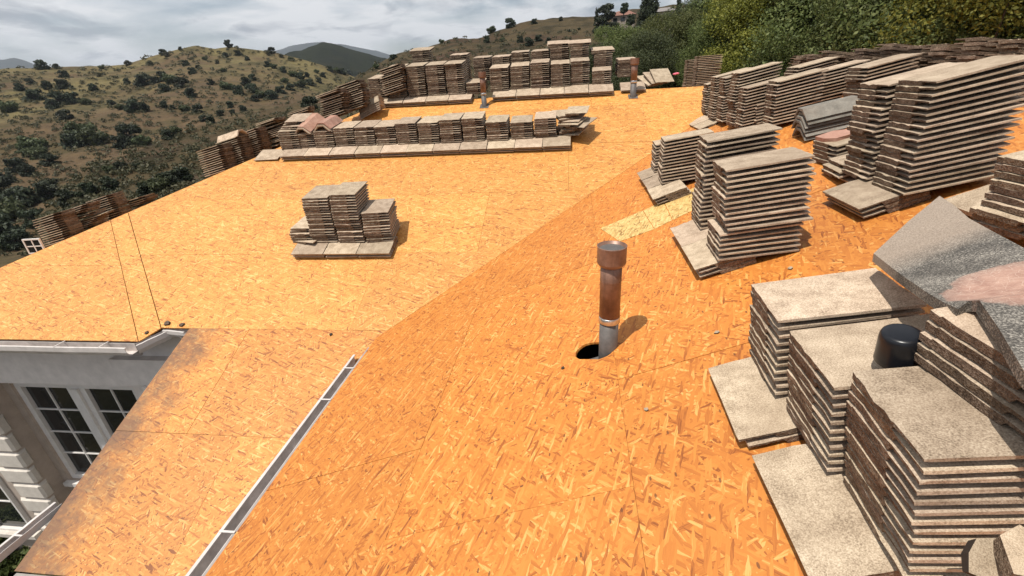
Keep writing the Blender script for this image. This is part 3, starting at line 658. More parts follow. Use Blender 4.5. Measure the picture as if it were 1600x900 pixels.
# row that runs up to the valley head
ro = 'valley head row'
rowB = [(1096, 176, 130, 0), (1106, 184, 119, 0), (1118, 189, 121, 0), (1134, 196, 114, 0), (1147, 199, 136, 0), (1167, 192, 163, 0), (1190, 194, 126, 0)]
names = ['farthest', 'second farthest', 'third farthest', 'tallest', 'fifth farthest', 'shortest', 'nearest']
for (px, py, tp, _), nm in zip(rowB, names):
    stack('B', onB(px, py, 0.06), 'the %s stack in the %s' % (nm, ro), top=tp, tau=R(12), yaw=R(rng.uniform(-3, 1)), group=gB)
base('B', onB(1080, 172), 1, 1, 'the farthest stack of the %s' % ro); base('B', onB(1073, 195), 2, 1, 'the third farthest stack of the %s' % ro)
stack('B', onB(1066, 140, 0.02), 'the lone stack at the valley head', top=93, tau=R(1), yaw=R(2), group=gB)
stack('B', onB(1080, 143, 0.02), 'the wider stack at the valley head', top=88, tau=R(1), yaw=R(2), group=gB)
stack('B', onB(1222, 152, 0.03), 'the upslope stack behind the nested ridge tiles', top=104, tau=R(12), yaw=R(2), group=gB, mess=0.012)
stack('B', onB(1262, 158, 0.03), 'the upslope stack left of the two biggest', top=110, tau=R(12), yaw=R(-2), group=gB, mess=0.012)
stack('B', onB(1312, 165, 0.03), 'the upslope stack hidden behind the two biggest', top=108, tau=R(12), yaw=R(3), group=gB, mess=0.012)
stack('B', onB(1286, 268, 0.03), 'the stub stack at the foot of the two biggest', n=3, tau=R(17), yaw=R(-6), group=gB, mess=0.012)
# stacks standing just over the ridge on the far side
def onG(y, xo, lift=0.0): return Vector((XR + xo, y, zB(XR) - T * xo + lift))
for i, (y, n) in enumerate([(3.55, 9), (3.92, 8), (4.30, 7), (4.68, 7), (5.05, 6), (5.45, 7), (5.85, 5), (6.3, 6), (6.7, 6), (7.1, 5), (7.6, 7), (8.0, 6)]):
    P = onG(y, 0.62, 0.09); tp = float(np.interp(pix(P)[0], [1140, 1290, 1385, 1440, 1524, 1600], [91, 88, 87, 79, 71, 69])) + rng.uniform(-5, 8)
    stack('G', P, 'the %s stack over the ridge' % ORD[i].replace('topmost', 'first'), top=tp, tau=R(9), yaw=R(rng.uniform(-4, 4)), group='stacks beyond the ridge', mess=0.015)

# --- upper slope
gA = 'stacks on the upper slope'
# group in the middle
base('A', onA(459, 406), 3, 3, 'the small middle group', pitch=0.432)
md = 'the small middle group'
stack('A', onA(489, 381, LIFT), 'the second stack of ' + md, top=311, tau=R(9), group=gA)
stack('A', onA(531, 381, LIFT), 'the tallest stack of ' + md, top=307, tau=R(9), group=gA)
stack('A', onA(574, 381, LIFT), 'the right stack of ' + md, top=335, tau=R(9), group=gA, yaw=R(6))
P, n = stack('A', onA(459, 379, LIFT), 'the collapsed left stack of ' + md, n=6, tau=R(8), group=gA, mess=0.02, ymess=0.25)
# middle row
base('A', onA(440, 253), 11, 3, 'the middle row', pitch=0.4285)
row1 = [(441, 235, 205), (464, 233, 209), (494, 232, 207), (526, 230, 200), (557, 229, 199), (589, 228, 197), (622, 227, 195), (656, 226, 192), (690, 225, 187), (725, 223, 187), (761, 222, 191), (799, 219, 192), (836, 217, 187)]
R1TOP = []
for i, (px, py, tp) in enumerate(row1):
    R1TOP.append(stack('A', onA(px, py, LIFT), 'the %s stack from left in the middle row' % ORD[i].replace('topmost', 'first'), top=tp, tau=R(9), yaw=R(rng.uniform(-2, 2)), group=gA))
# collapsed right end of the middle row
P = onA(873, 214, LIFT)
for k in range(9):
    b = basis('A', R(9 + rng.uniform(-5, 5)), R(rng.uniform(-35, 20)))
    SPEC.append([Matrix.Translation(P + Vector((rng.uniform(-.02, .10), rng.uniform(0, .06), k * 0.038))) @ b, rng.choice(TILES), 'skewed tile, %s from top of the collapsed pile ending the middle row' % ORD[8 - k] if k < 8 else 'topmost skewed roof tile of the collapsed pile ending the middle row', gA])
base('A', onA(398, 253), 1, 1, 'nothing, lying alone left of the middle row')
SPEC[-1][2] = 'single flat roof tile lying alone at the left end of the middle row'
# far row
base('A', onA(596, 170), 4, 3, 'the left far row', pitch=0.43); base('A', onA(770, 160), 5, 3, 'the right far row', pitch=0.43); base('A', onA(970, 147), 1, 2, 'the stack behind the far vent pipe')
row2 = [(580, 156, 124), (610, 155, 106), (640, 153, 104), (670, 151, 102), (700, 149, 100), (730, 148, 131), (767, 144, 107), (799, 141, 104), (830, 139, 100), (861, 138, 100), (892, 134, 95), (925, 133, 110)]
for i, (px, py, tp) in enumerate(row2):
    stack('A', onA(px, py, LIFT), 'the %s stack from left in the far row' % ORD[i].replace('topmost', 'first'), top=tp, tau=R(9), yaw=R(rng.uniform(-2, 2)), group=gA)
# behind it, on the ridge
row3 = [(650, 86), (707, 86), (742, 90), (771, 88), (801, 83), (831, 82), (861, 77), (892, 73), (928, 84), (966, 92)]
for i, (px, tp) in enumerate(row3):
    P = onA(px, 132 - 0.035 * (px - 650), 0.05)
    Q, n = stack('A', P, 'the %s stack from left on the far ridge' % ORD[i].replace('topmost', 'first'), top=tp, tau=R(6), yaw=R(rng.uniform(-3, 3)), group=gA)
    if i in (0, 6, 7, 8): stack('A', Q + Vector((-0.05, 0, 0.005)), 'the loose pair on the far ridge stack %d' % i, n=2, tau=R(10), yaw=R(rng.uniform(-8, 8)), group=gA, sx=1.25)
# loose slabs at the valley head
for k, (px, py) in enumerate([(1012, 136), (1018, 133), (1024, 131)]):
    SPEC.append([Matrix.Translation(onA(px, py, 0.01 + 0.032 * k)) @ basis('A', R(22 + 4 * k), R(28 - 9 * k)), rng.choice(TILES), 'loose tilted roof tile %s of three leaning at the valley head' % ('lowest', 'middle', 'topmost')[k], gA])
# jumbled left end of the middle row
for k in range(7):
    SPEC.append([Matrix.Translation(onA(432 + k * 3, 214, 0.25) + Vector((0, 0, k * 0.034))) @ basis('A', R(9 + rng.uniform(-8, 12)), R(rng.uniform(-30, 25))), rng.choice(TILES), 'jumbled tile, %s from bottom of the heap left of the middle row' % ORD[k].replace('topmost', 'first'), gA])

# --- beyond the hip
gD = 'stacks beyond the left hip'
DTOP = {}
def drow(px, py, items, key):
    P0 = onD(px, py, 0.05)
    for k, (dy, dxx, n, desc, me_, ym, yw) in enumerate(items):
        P = Vector((P0.x + dxx, P0.y + dy, zD(P0.x + dxx) + 0.06)); DTOP[key + str(k)] = stack('D', P, desc, n=n, tau=R(13), yaw=R(yw), group=gD, mess=me_, ymess=ym)[0]
drow(74, 391, [(0.33, 0, 14, 'the near stack beyond the hip low down', 0.010, 0.03, 0), (0.72, 0.05, 14, 'the second stack beyond the hip low down', 0.03, 0.2, 2), (1.15, 0.08, 15, 'the third stack beyond the hip low down', 0.01, 0.03, 2), (1.55, 0.25, 9, 'the fourth stack beyond the hip low down', 0.04, 0.3, 4)], 'low')
drow(322, 279, [(0.33, 0, 13, 'the near stack beyond the hip high up', 0.010, 0.03, 0), (0.68, 0.12, 14, 'the second stack beyond the hip high up', 0.01, 0.03, 0), (1.03, 0.25, 15, 'the third stack beyond the hip high up', 0.012, 0.04, 0), (1.42, 0.45, 17, 'the fourth stack beyond the hip high up', 0.03, 0.2, 0), (1.80, 0.75, 17, 'the fifth stack beyond the hip high up', 0.04, 0.25, 4)], 'high')
drow(505, 190, [(0.33, 0, 12, 'the stack beyond the hip near the far row', 0.02, 0.1, 0), (0.70, 0.2, 13, 'the last stack beyond the hip', 0.02, 0.1, 0), (1.3, 0.75, 13, 'the stack at the top of the hip', 0.02, 0.1, 0)], 'top')

# build: the largest in view as objects of their own, the rest as one mass
def seen_size(m):
    c = m @ Vector((TW / 2, TL / 2, TT / 2)); px, py = pix(c)
    d = c.length
    return d if (-60 < px < 1690 and -40 < py < 960 and (np.array(c) @ CF) > 0) else d + 50
order = sorted(range(len(SPEC)), key=lambda i: seen_size(SPEC[i][0]))
near = [i for i in order if 'beyond the hip' not in SPEC[i][2] and 'over the ridge' not in SPEC[i][2]][:300]
nearset = set(near)
for i in near:
    m, me, lab, g = SPEC[i]; o = obj('roof_tile', me, None, m); tag(o, lab, 'roof tile', g)
VV, FF, FMI = [], [], []; off_ = 0
cache = {}
for i in range(len(SPEC)):
    if i in nearset: continue
    m, me, lab, g = SPEC[i]
    if me.name not in cache:
        v = np.empty(len(me.vertices) * 3); me.vertices.foreach_get('co', v); cache[me.name] = (v.reshape(-1, 3), [tuple(p.vertices) for p in me.polygons], [p.material_index for p in me.polygons])
    v, f, fm = cache[me.name]; mm = np.array(m)
    VV.append(v @ mm[:3, :3].T + mm[:3, 3]); FF += [tuple(a + off_ for a in q) for q in f]; FMI += fm; off_ += len(v)
mass = obj('stacked_roof_tiles', mesh_from('stacked_roof_tiles', np.concatenate(VV), FF, [M['tile'], M['tile_end']], FMI)); mass['kind'] = 'stuff'; mass['label'] = 'grey concrete roof tiles stacked in far rows along the ridges'; mass['category'] = 'roof tiles'

# ridge tiles (angled caps)
gR = 'angled ridge tiles'
def ridge(m, v, lab): o = obj('ridge_tile', RIDGES[v], None, m); return tag(o, lab, 'ridge tile', gR)
P = onB(1246, 216, 0.03)
for k in range(6):
    ridge(Matrix.Translation(P + Vector((0.012 * rng.uniform(-1, 1), 0.01 * rng.uniform(-1, 1), 0.036 * k))) @ basis('B', R(12), R(-3)) @ Matrix.Diagonal((1.1, 1.1, 1, 1)), 0, 'grey angled ridge tile %s in the nested stack by the biggest tiles' % ('topmost' if k == 5 else ORD[5 - k] + ' from the top'))
q = R1TOP[1][0]; ridge(Matrix.Translation(q + Vector((0.17, 0.02, 0.03))) @ basis('A', R(24), R(-16)), 2, 'tilted reddish ridge tile on the second stack of the middle row'); ridge(Matrix.Translation(q + Vector((0.16, -0.02, 0.0))) @ basis('A', R(14), R(-10)), 1, 'ridge tile under the tilted reddish one on the middle row')
q = R1TOP[2][0]; ridge(Matrix.Translation(q + Vector((0.16, 0.0, 0.0))) @ basis('A', R(9), R(-8)), 1, 'lower ridge tile on the third stack of the middle row'); ridge(Matrix.Translation(q + Vector((0.17, 0.02, 0.034))) @ basis('A', R(11), R(-6)), 2, 'upper ridge tile on the third stack of the middle row')
P = onA(565, 186, 0.0)
for k in range(5):
    ridge(Matrix.Translation(P + Vector((0.0, 0.10, 0.034 * k))) @ basis('A', math.atan(T), R(-88)), 1, 'ridge tile %s in the nested stack left of the far row' % ('topmost' if k == 4 else ORD[4 - k] + ' from the top'))
P = DTOP['high1']; ridge(Matrix.Translation(P + Vector((0.0, -0.17, 0.0))) @ basis('D', R(13), 0), 1, 'ridge tile lying on the second high stack beyond the hip')

# broken ridge slab with a pink mortar patch
def slab_pts():
    o = [(1365, 396, .50), (1420, 345, .49), (1468, 306, .47), (1490, 320, .49), (1514, 341, .52), (1556, 364, .57), (1605, 390, .60), (1720, 445, .66), (1700, 650, .70), (1640, 630, .70), (1598, 576, .71), (1560, 512, .71), (1530, 469, .70), (1514, 470, .69), (1497, 483, .68), (1474, 472, .65), (1450, 458, .61), (1405, 427, .55)]
    return [onB(*p) for p in o]
sp_ = slab_pts(); c0 = sum(sp_, Vector()) / len(sp_)
def slabmat():
    m, nt, b = newmat('broken_slab'); t = N(nt, 'ShaderNodeTexCoord'); v = t.outputs['Object']
    g = noise(nt, v, 210, 2, 0.75); md = noise(nt, v, 9, 4, 0.6)
    grey = ramp(nt, math_(nt, 'ADD', g, math_(nt, 'MULTIPLY', math_(nt, 'SUBTRACT', md, 0.5), 0.5)), [(0.34, (0.040, 0.036, 0.031)), (0.52, (0.125, 0.112, 0.095)), (0.68, (0.37, 0.335, 0.285))])
    tan = ramp(nt, g, [(0.30, (0.19, 0.145, 0.105)), (0.72, (0.42, 0.34, 0.27))])
    sx = N(nt, 'ShaderNodeSeparateXYZ'); L(nt, v, sx.inputs[0])
    ny = math_(nt, 'ADD', sx.outputs[1], math_(nt, 'MULTIPLY', math_(nt, 'SUBTRACT', md, 0.5), 0.10))
    c = mixc(nt, ramp(nt, ny, [(0.17, (0, 0, 0)), (0.33, (1, 1, 1))]), grey, tan)
    pk = ramp(nt, noise(nt, v, 30, 5, 0.6), [(0.3, (0.33, 0.175, 0.13)), (0.7, (0.50, 0.31, 0.235))])
    cr = N(nt, 'ShaderNodeTexVoronoi', feature='DISTANCE_TO_EDGE'); cr.inputs['Scale'].default_value = 34
    wq = N(nt, 'ShaderNodeTexNoise'); wq.inputs['Scale'].default_value = 12; L(nt, v, wq.inputs['Vector']); wa = N(nt, 'ShaderNodeVectorMath', operation='MULTIPLY_ADD'); L(nt, wq.outputs['Color'], wa.inputs[0]); wa.inputs[1].default_value = (.09, .09, .09); L(nt, v, wa.inputs[2]); L(nt, wa.outputs[0], cr.inputs['Vector'])
    pk = mixc(nt, ramp(nt, cr.outputs['Distance'], [(0.0, (0.55, 0.55, 0.55)), (0.03, (0, 0, 0))]), pk, (0.68, 0.52, 0.42))
    q0 = onB(1512, 440, .69) - c0; qc = onB(1612, 432, .67) - c0; dt = N(nt, 'ShaderNodeVectorMath', operation='DISTANCE'); L(nt, v, dt.inputs[0]); dt.inputs[1].default_value = qc; thr = (q0 - qc).length * 1.45
    nx = math_(nt, 'ADD', math_(nt, 'SUBTRACT', thr, dt.outputs['Value']), math_(nt, 'MULTIPLY', math_(nt, 'SUBTRACT', noise(nt, v, 12, 6, 0.62), 0.5), 0.11))
    c = mixc(nt, ramp(nt, nx, [(0.000, (0, 0, 0)), (0.010, (0.55, 0.55, 0.55)), (0.06, (0.9, 0.9, 0.9))]), c, pk)
    L(nt, c, b.inputs['Base Color']); b.inputs['Roughness'].default_value = 0.85; bump(nt, g, 0.5, 0.004, b); return m
M['slab'] = slabmat()
top = [p - c0 for p in sp_]; n = len(top); V = [*top, *[p + Vector((0.006, 0.004, -0.034)) for p in top]]
F = [tuple(range(n)), tuple(reversed(range(n, 2 * n)))] + [(i, i + n, (i + 1) % n + n, (i + 1) % n) for i in range(n)]
bm = bmesh.new(); me = mesh_from('ridge_slab', V, F, [M['slab']]); bm.from_mesh(me); bmesh.ops.triangulate(bm, faces=[f for f in bm.faces if len(f.verts) > 4]); bmesh.ops.recalc_face_normals(bm, faces=bm.faces); bm.to_mesh(me); bm.free()
tag(obj('broken_ridge_tile', me, None, Matrix.Translation(c0)), 'broken grey ridge tile with pink mortar patch lying on the right stack', 'ridge tile')
def shard(name, poly, th, mat, mw, lab, seed):
    r = random.Random(seed); n = len(poly); t = [(x, y, th + r.uniform(-.003, .003)) for x, y in poly]; b_ = [(x * r.uniform(.9, 1.02), y * r.uniform(.9, 1.02), r.uniform(-.003, .003)) for x, y in poly]
    F = [tuple(range(n)), tuple(reversed(range(n, 2 * n)))] + [(i, i + n, (i + 1) % n + n, (i + 1) % n) for i in range(n)]
    me = mesh_from(name, t + b_, F, [M[mat[0]], M[mat[1]]], [0, 1] + [1] * n); bm = bmesh.new(); bm.from_mesh(me); bmesh.ops.recalc_face_normals(bm, faces=bm.faces); bm.to_mesh(me); bm.free()
    return tag(obj(name, me, None, mw), lab, 'tile shard', 'broken tile pieces')
shard('tile_shard', [(0, 0), (.05, -.015), (.11, 0), (.15, .02), (.16, .07), (.10, .10), (.04, .09), (.01, .05)], 0.03, ('tile', 'dark'), Matrix.Translation(onB(1503, 893, 0.30)) @ Matrix.Diagonal((.72, .72, .8, 1)) @ Matrix.Rotation(R(-6), 4, 'Z') @ Matrix.Rotation(R(38), 4, 'X'), 'broken tile chunk with blackened underside leaning on the corner stack', 1)
shard('tile_shard', [(0, 0), (.06, -.03), (.14, -.02), (.2, .03), (.16, .10), (.07, .09)], 0.035, ('tile', 'tile_end'), Matrix.Translation(onB(1568, 905, 0.32)) @ Matrix.Diagonal((.7, .7, .8, 1)) @ Matrix.Rotation(R(20), 4, 'Z') @ Matrix.Rotation(R(15), 4, 'X'), 'rough tile chunk cut off by the bottom right corner', 2)
m = SHORT_TOP[0]; shard('tile_shard', [(0, 0), (.12, -.01), (.2, .04), (.22, .2), (.1, .24), (-.01, .15)], 0.03, ('tile_red', 'tile_red'), Matrix.Translation(m.translation + Vector((0, -0.02, 0.035))) @ basis('B', R(14), R(10)), 'reddish tile piece on top of the short stack', 3)

for k, (fn, px, py, sc_, mt, lab) in enumerate([(onB, 657, 475, .22, ('dark', 'dark'), 'small black scrap lying at the valley fold'), (onA, 517, 523, .18, ('dark', 'dark'), 'tiny dark scrap on the lower left slope'), (onA, 262, 506, .35, ('tile_end', 'dark'), 'dark debris clump on the gutter corner'), (onA, 285, 508, .28, ('tile_end', 'dark'), 'crumbling debris right of the gutter corner'), (onA, 230, 520, .22, ('tile_end', 'dark'), 'dirt crumb at the end of the filled strip'), (onB, 880, 575, .12, ('tile_end', 'tile_end'), 'tile crumb left of the vent pipe hole'), (onB, 1010, 640, .12, ('tile', 'tile_end'), 'tile crumb on the near slope below the pipe'), (onB, 1120, 520, .14, ('tile', 'tile_end'), 'tile crumb left of the stack behind the black cap'), (onB, 1235, 420, .15, ('tile', 'tile_end'), 'tile crumb between the pipe-side stack and front stacks')]):
    shard('tile_shard', [(-.1, -.05), (.02, -.09), (.11, -.03), (.09, .06), (-.03, .09)], 0.05, mt, Matrix.Translation(fn(px, py, 0.002)) @ (FA if fn is onA else FB).to_3x3().to_4x4() @ Matrix.Rotation(k * 1.1, 4, 'Z') @ Matrix.Diagonal((sc_, sc_, sc_, 1)), lab, 20 + k)

# black plastic cap on the second front stack
P = onB(1401, 563, 0.46); mb = MB(); mb.lathe([(0.0, 0.0), (0.060, 0.0), (0.061, 0.003), (0.0595, 0.020), (0.058, 0.085), (0.0565, 0.104), (0.053, 0.114), (0.046, 0.119), (0.036, 0.1205), (0.0, 0.121)], n=40)
cp = thing('plastic_cap', 'glossy black plastic cap standing between the front tile stacks', 'plastic cap', P); cp.rotation_euler = (R(6), R(-10), 0); cp.scale = (0.9, 0.9, 0.86)
me = mb.mesh('shell', [M['black']], True); obj('shell', me, cp)

# vent pipes
def vent(P, h, r, lab, split=0.30, big=False):
    v = thing('vent_pipe', lab, 'vent pipe', P, 'roof vent pipes'); n = 36 if big else 22
    def part(nm, prof, mat): mb = MB(); mb.lathe(prof, n=n); me = mb.mesh(nm, [M[mat]]); o = obj(nm, me, v); me.polygons.foreach_set('use_smooth', [len(p.vertices) == 4 for p in me.polygons]); return o
    part('lower_section', [(r * .93, -0.25), (r * .93, h * split)], 'galv')
    part('clamp', [(r * 1.0, h * split - 0.012), (r * 1.03, h * split - 0.010), (r * 1.03, h * split + 0.024), (r * 1.0, h * split + 0.026)], 'band')
    part('upper_section', [(r, h * split + 0.02), (r, h * .68), (r * 1.015, h * .685), (r * 1.015, h * .695), (r, h * .70), (r, h * .86)], 'copper')
    c = part('cap', [(r * 1.02, h * .82), (r * 1.12, h * .825), (r * 1.32, h * .85), (r * 1.34, h * .86), (r * 1.34, h * .99), (r * 1.37, h), (r * 1.28, h), (r * 1.27, h * .965), (0.001, h * .965)], 'copper')
    mb = MB(); mb.lathe([(r * 1.20, h * .955), (r * 1.20, h * .972), (r * 1.1, h * .978), (0.001, h * .980)], n=n); obj('lid', mb.mesh('lid', [M['galv']]), c)
    return v
pb = Vector((0.222, 2.432, zB(0.222))); vent(pb, 0.665, 0.060, 'brown vent pipe standing in an oval hole in the front slope', big=True)
fl = MB(); fl.box(-0.09, 0.085, -0.05, 0.06, -0.075, -0.068); fo = fl.mesh('flashing', [M['galv']]); o = obj('flashing', fo, roof, Matrix.Translation(Vector((0.13, 2.42, zB(0.13)))) @ FB.to_3x3().to_4x4() @ Matrix.Rotation(R(90), 4, 'Z'))
mb = MB(); mb.box(-0.6, 0.6, -0.02, 0.02, -0.34, -0.155); obj('rafter', mb.mesh('rafter', [M['osb_n']]), roof, Matrix.Translation(Vector((0.08, 2.545, zB(0.08)))) @ FB.to_3x3().to_4x4() @ Matrix.Rotation(R(90), 4, 'Z'))
vent(onA(757, 166), 0.56, 0.050, 'rusty vent pipe in the gap of the far row', split=0.35); vent(onA(989, 151), 0.60, 0.056, 'rusty vent pipe at the right end of the far row', split=0.38)
for q in (onA(757, 166), onA(989, 151)):
    mb = MB(); mb.box(-0.08, 0.08, -0.08, 0.08, 0.002, 0.006); obj('flashing', mb.mesh('flashing', [M['galv']]), roof, Matrix.Translation(q) @ FA.to_3x3().to_4x4())
# small white sash left on the eave beyond the hip
P = onD(60, 396, 0.0); s = thing('window_sash', 'small white four pane sash standing beyond the left hip', 'window', P); s.rotation_euler = (0, 0, R(8)); s.scale = (0.62, 0.62, 0.62)
mb = MB(); fw = 0.03
for a in ((-.2, .2, 0, fw), (-.2, .2, .36 - fw, .36), (-.2, -.2 + fw, fw, .36 - fw), (.2 - fw, .2, fw, .36 - fw)): mb.box(a[0], a[1], -0.02, 0.02, a[2], a[3])
obj('frame', mb.mesh('frame', [M['white']]), s)
mb = MB(); mb.box(-.012, .012, -.012, .012, fw, .36 - fw); mb.box(-.2 + fw, .2 - fw, -.011, .011, .168, .192); obj('muntin', mb.mesh('muntin', [M['white']]), s)
for i in (-1, 1):
    for j in (0, 1): mb = MB(); x0 = -.17 if i < 0 else .012; z0 = fw if j == 0 else .192; mb.box(x0, x0 + .158, -.004, .004, z0, z0 + .138); obj('pane', mb.mesh('pane', [M['glass']]), s)
# pink rag at the valley head
mb = MB(); 
for k in range(3): mb.lathe([(0.03, 0.0), (0.055, 0.012), (0.045, 0.035), (0.012, 0.045)], c=(0.03 * k - .03, 0.015 * (k % 2), 0.006 * k), n=10)
P = onA(1056, 117, 0.0); tag(obj('glove', mb.mesh('glove', [M['pink']], True), None, Matrix.Translation(Vector((P.x, P.y, P.z))) @ Matrix.Diagonal((.7, .7, .7, 1))), 'pink work glove lying by the loose tiles at the valley head', 'glove')

# ------------------------------------------------------------------ terrain
def lattice(px, py, seed=0):
    return 0
from mathutils import noise as mnoise
HILLS = []
def hill(name, mat, prof, rows=26, cols=140, amp=4.0, ns=0.012, seed=0, label=None):
    """PROF: list of rows from far to near; each row a list of (px, py, distance). Rows are joined into a slope."""
    V = []; crest = []; nr = len(prof)
    def at_row(row, u):
        pts = row; xs = np.linspace(0, 1, len(pts)); 
        return [np.interp(u, xs, [p[i] for p in pts]) for i in range(3)]
    def resample(row):
        # arc by px so that columns stay together
        p = np.array(row, float); xs = p[:, 0]; u = (xs - xs[0]) / (xs[-1] - xs[0]); return u, p
    rs = [resample(r) for r in prof]
    for j in range(rows):
        s = j / (rows - 1) * (nr - 1); i = min(int(s), nr - 2); f = s - i
        for k in range(cols):
            u = k / (cols - 1)
            a = [np.interp(u, rs[i][0], rs[i][1][:, q]) for q in range(3)]; b = [np.interp(u, rs[i + 1][0], rs[i + 1][1][:, q]) for q in range(3)]
            A_ = atD(a[0], a[1], a[2]); B_ = atD(b[0], b[1], b[2]); p = A_.lerp(B_, f)
            edge = 0.35 if (j == 0) else 1.0
            h = mnoise.fractal(Vector((p.x * ns + seed, p.y * ns, seed * 1.7)), 0.9, 2.1, 6)
            g = abs(mnoise.noise(Vector((p.x * ns * 2.2 + seed, p.y * ns * 2.2, 5.0))))
            w = amp * edge * (0.25 if abs(s - CRROW.get(name + str(seed), -9)) < 0.02 else 1.0)
            V.append((p.x, p.y, p.z + w * h - w * 0.5 * g)); crest.append(1 - s / (nr - 1))
    F = [(j * cols + k, j * cols + k + 1, (j + 1) * cols + k + 1, (j + 1) * cols + k) for j in range(rows - 1) for k in range(cols - 1)]
    F = [f[::-1] for f in F]
    me = mesh_from(name, V, F, [M[mat]], None, True); at = me.attributes.new('crest', 'FLOAT', 'POINT'); at.data.foreach_set('value', crest)
    o = obj(name, me); o['kind'] = 'structure'
    if label: o['label'] = label
    HILLS.append((name, BVHTree.FromPolygons([Vector(v) for v in V], F), seed)); return o
CRROW = {'hill1': 1.0, 'hill2': 1.0}
# mountains far off
hill('mountain', 'mount', [[(330, 120, 6500), (480, 104, 6500), (560, 112, 6500), (700, 120, 6500)], [(330, 112, 5200), (440, 78, 5200), (462, 71, 5200), (485, 66, 5200), (505, 64, 5200), (530, 67, 5200), (560, 73, 5200), (590, 78, 5200), (620, 84, 5200), (650, 94, 5200), (700, 110, 5200)], [(330, 150, 3600), (700, 150, 3600)]], 16, 80, 40, 0.0012, 3)
hill('mountain', 'mount', [[(-260, 130, 6500), (120, 118, 6500)], [(-260, 120, 5400), (-120, 98, 5400), (-50, 96, 5400), (0, 93, 5400), (25, 90, 5400), (48, 95, 5400), (62, 101, 5400), (90, 112, 5400), (120, 117, 5400)], [(-260, 170, 3800), (120, 170, 3800)]], 16, 60, 40, 0.0012, 8)
hill('hill', 'mount', [[(80, 120, 3000), (260, 120, 3000)], [(80, 112, 2500), (120, 101, 2500), (138, 97, 2500), (155, 99, 2500), (185, 102, 2500), (260, 112, 2500)], [(80, 170, 1900), (260, 170, 1900)]], 12, 40, 10, 0.003, 9)
hill('hill', 'hill3', [[(400, 140, 1150), (720, 140, 1150)], [(400, 96, 900), (450, 84, 900), (470, 79, 900), (490, 72, 900), (503, 70, 900), (520, 72, 900), (545, 78, 900), (575, 84, 900), (610, 92, 900), (650, 100, 900), (720, 118, 900)], [(400, 190, 560), (720, 190, 560)]], 22, 90, 12, 0.006, 4)
# grassy hill with oaks across the ravine
hill('hill', 'hill1', [[(-320, 190, 520), (-100, 170, 520), (120, 150, 520), (300, 130, 520), (480, 140, 480), (760, 190, 460)],
    [(-320, 130, 400), (-150, 122, 400), (-60, 114, 400), (0, 111, 400), (60, 107, 395), (110, 104, 390), (160, 103, 385), (195, 99, 380), (225, 89, 375), (250, 82, 375), (275, 76, 372), (305, 70, 370), (335, 75, 365), (360, 70, 360), (395, 75, 350), (430, 80, 340), (465, 90, 335), (500, 100, 330), (560, 122, 330), (640, 150, 330), (760, 180, 330)],
    [(-320, 190, 300), (-100, 176, 300), (0, 166, 300), (80, 158, 290), (150, 150, 280), (210, 140, 275), (260, 134, 270), (310, 122, 265), (370, 118, 265), (430, 124, 265), (490, 134, 265), (560, 150, 270), (760, 210, 270)],
    [(-320, 270, 190), (-100, 262, 190), (0, 250, 190), (80, 238, 185), (150, 230, 180), (220, 216, 180), (290, 200, 185), (360, 182, 190), (430, 170, 195), (520, 170, 200), (760, 240, 210)],
    [(-320, 360, 120), (-60, 345, 120), (80, 320, 118), (180, 290, 120), (300, 250, 130), (420, 220, 140), (560, 220, 150), (760, 280, 160)],
    [(-320, 470, 72), (0, 450, 72), (200, 420, 75), (400, 330, 85), (760, 380, 95)]], 70, 220, 5.0, 0.010, 1)
# nearer spur that climbs to the right behind the roof
hill('hill', 'hill2', [[(60, 420, 150), (200, 320, 160), (400, 220, 190), (600, 150, 230), (800, 100, 280), (1000, 90, 300), (1300, 60, 300)],
    [(60, 330, 84), (110, 285, 88), (150, 252, 92), (200, 238, 96), (250, 222, 100), (300, 204, 106), (350, 188, 112), (400, 174, 118), (450, 160, 126), (500, 143, 136), (550, 122, 148), (590, 101, 160), (622, 82, 172), (675, 70, 180), (700, 61, 184), (725, 53, 188), (757, 48, 192), (815, 36, 200), (850, 33, 205), (925, 26, 210), (1000, 14, 210), (1100, 6, 205), (1300, -10, 200)],
    [(60, 400, 56), (200, 330, 58), (350, 260, 64), (500, 205, 74), (650, 150, 90), (800, 110, 105), (925, 95, 112), (1100, 80, 110), (1300, 60, 105)],
    [(60, 520, 30), (300, 420, 32), (600, 300, 36), (900, 240, 40), (1300, 230, 40)]], 50, 200, 1.6, 0.03, 2)
# dry golden field high on the right
# the ground below the house, one sheet out to the horizon
mb = MB(); mb.add([(-30000, -30000, -75), (30000, -30000, -75), (30000, 30000, -75), (-30000, 30000, -75)], [(0, 1, 2, 3)]); g = obj('ground', mb.mesh('ground', [M['ground']])); g['kind'] = 'structure'
V = []; nn = 60
for j in range(nn):
    for i in range(nn):
        x = -45 + 100 * i / (nn - 1); y = -40 + 90 * j / (nn - 1); z = GROUND - 0.002 * max(0, -x - 10) ** 2 - 0.12 * max(0, -x - 12) - (0.05 * max(0, y - 18)) + 0.3 * mnoise.noise(Vector((x * .1, y * .1, 0)))
        V.append((x, y, z))
F = [(j * nn + i, j * nn + i + 1, (j + 1) * nn + i + 1, (j + 1) * nn + i) for j in range(nn - 1) for i in range(nn - 1)]
g = obj('garden_ground', mesh_from('garden_ground', V, F, [M['ground']], None, True)); g['kind'] = 'structure'
TER = BVHTree.FromPolygons([Vector(v) for v in V], F)

def hit(px, py, names=None):
    for st in range(0, 22, 3):
        h = hit1(px, py + st)
        if h: return h
def hit1(px, py):
    d = Vector(ray(px, py)).normalized(); best = None
    for nm, t, sd in HILLS:
        if nm != 'hill': continue
        h = t.ray_cast(Vector((0, 0, 0)), d)
        if h[0] is not None and (best is None or h[3] < best[1]): best = (h[0], h[3])
    return best

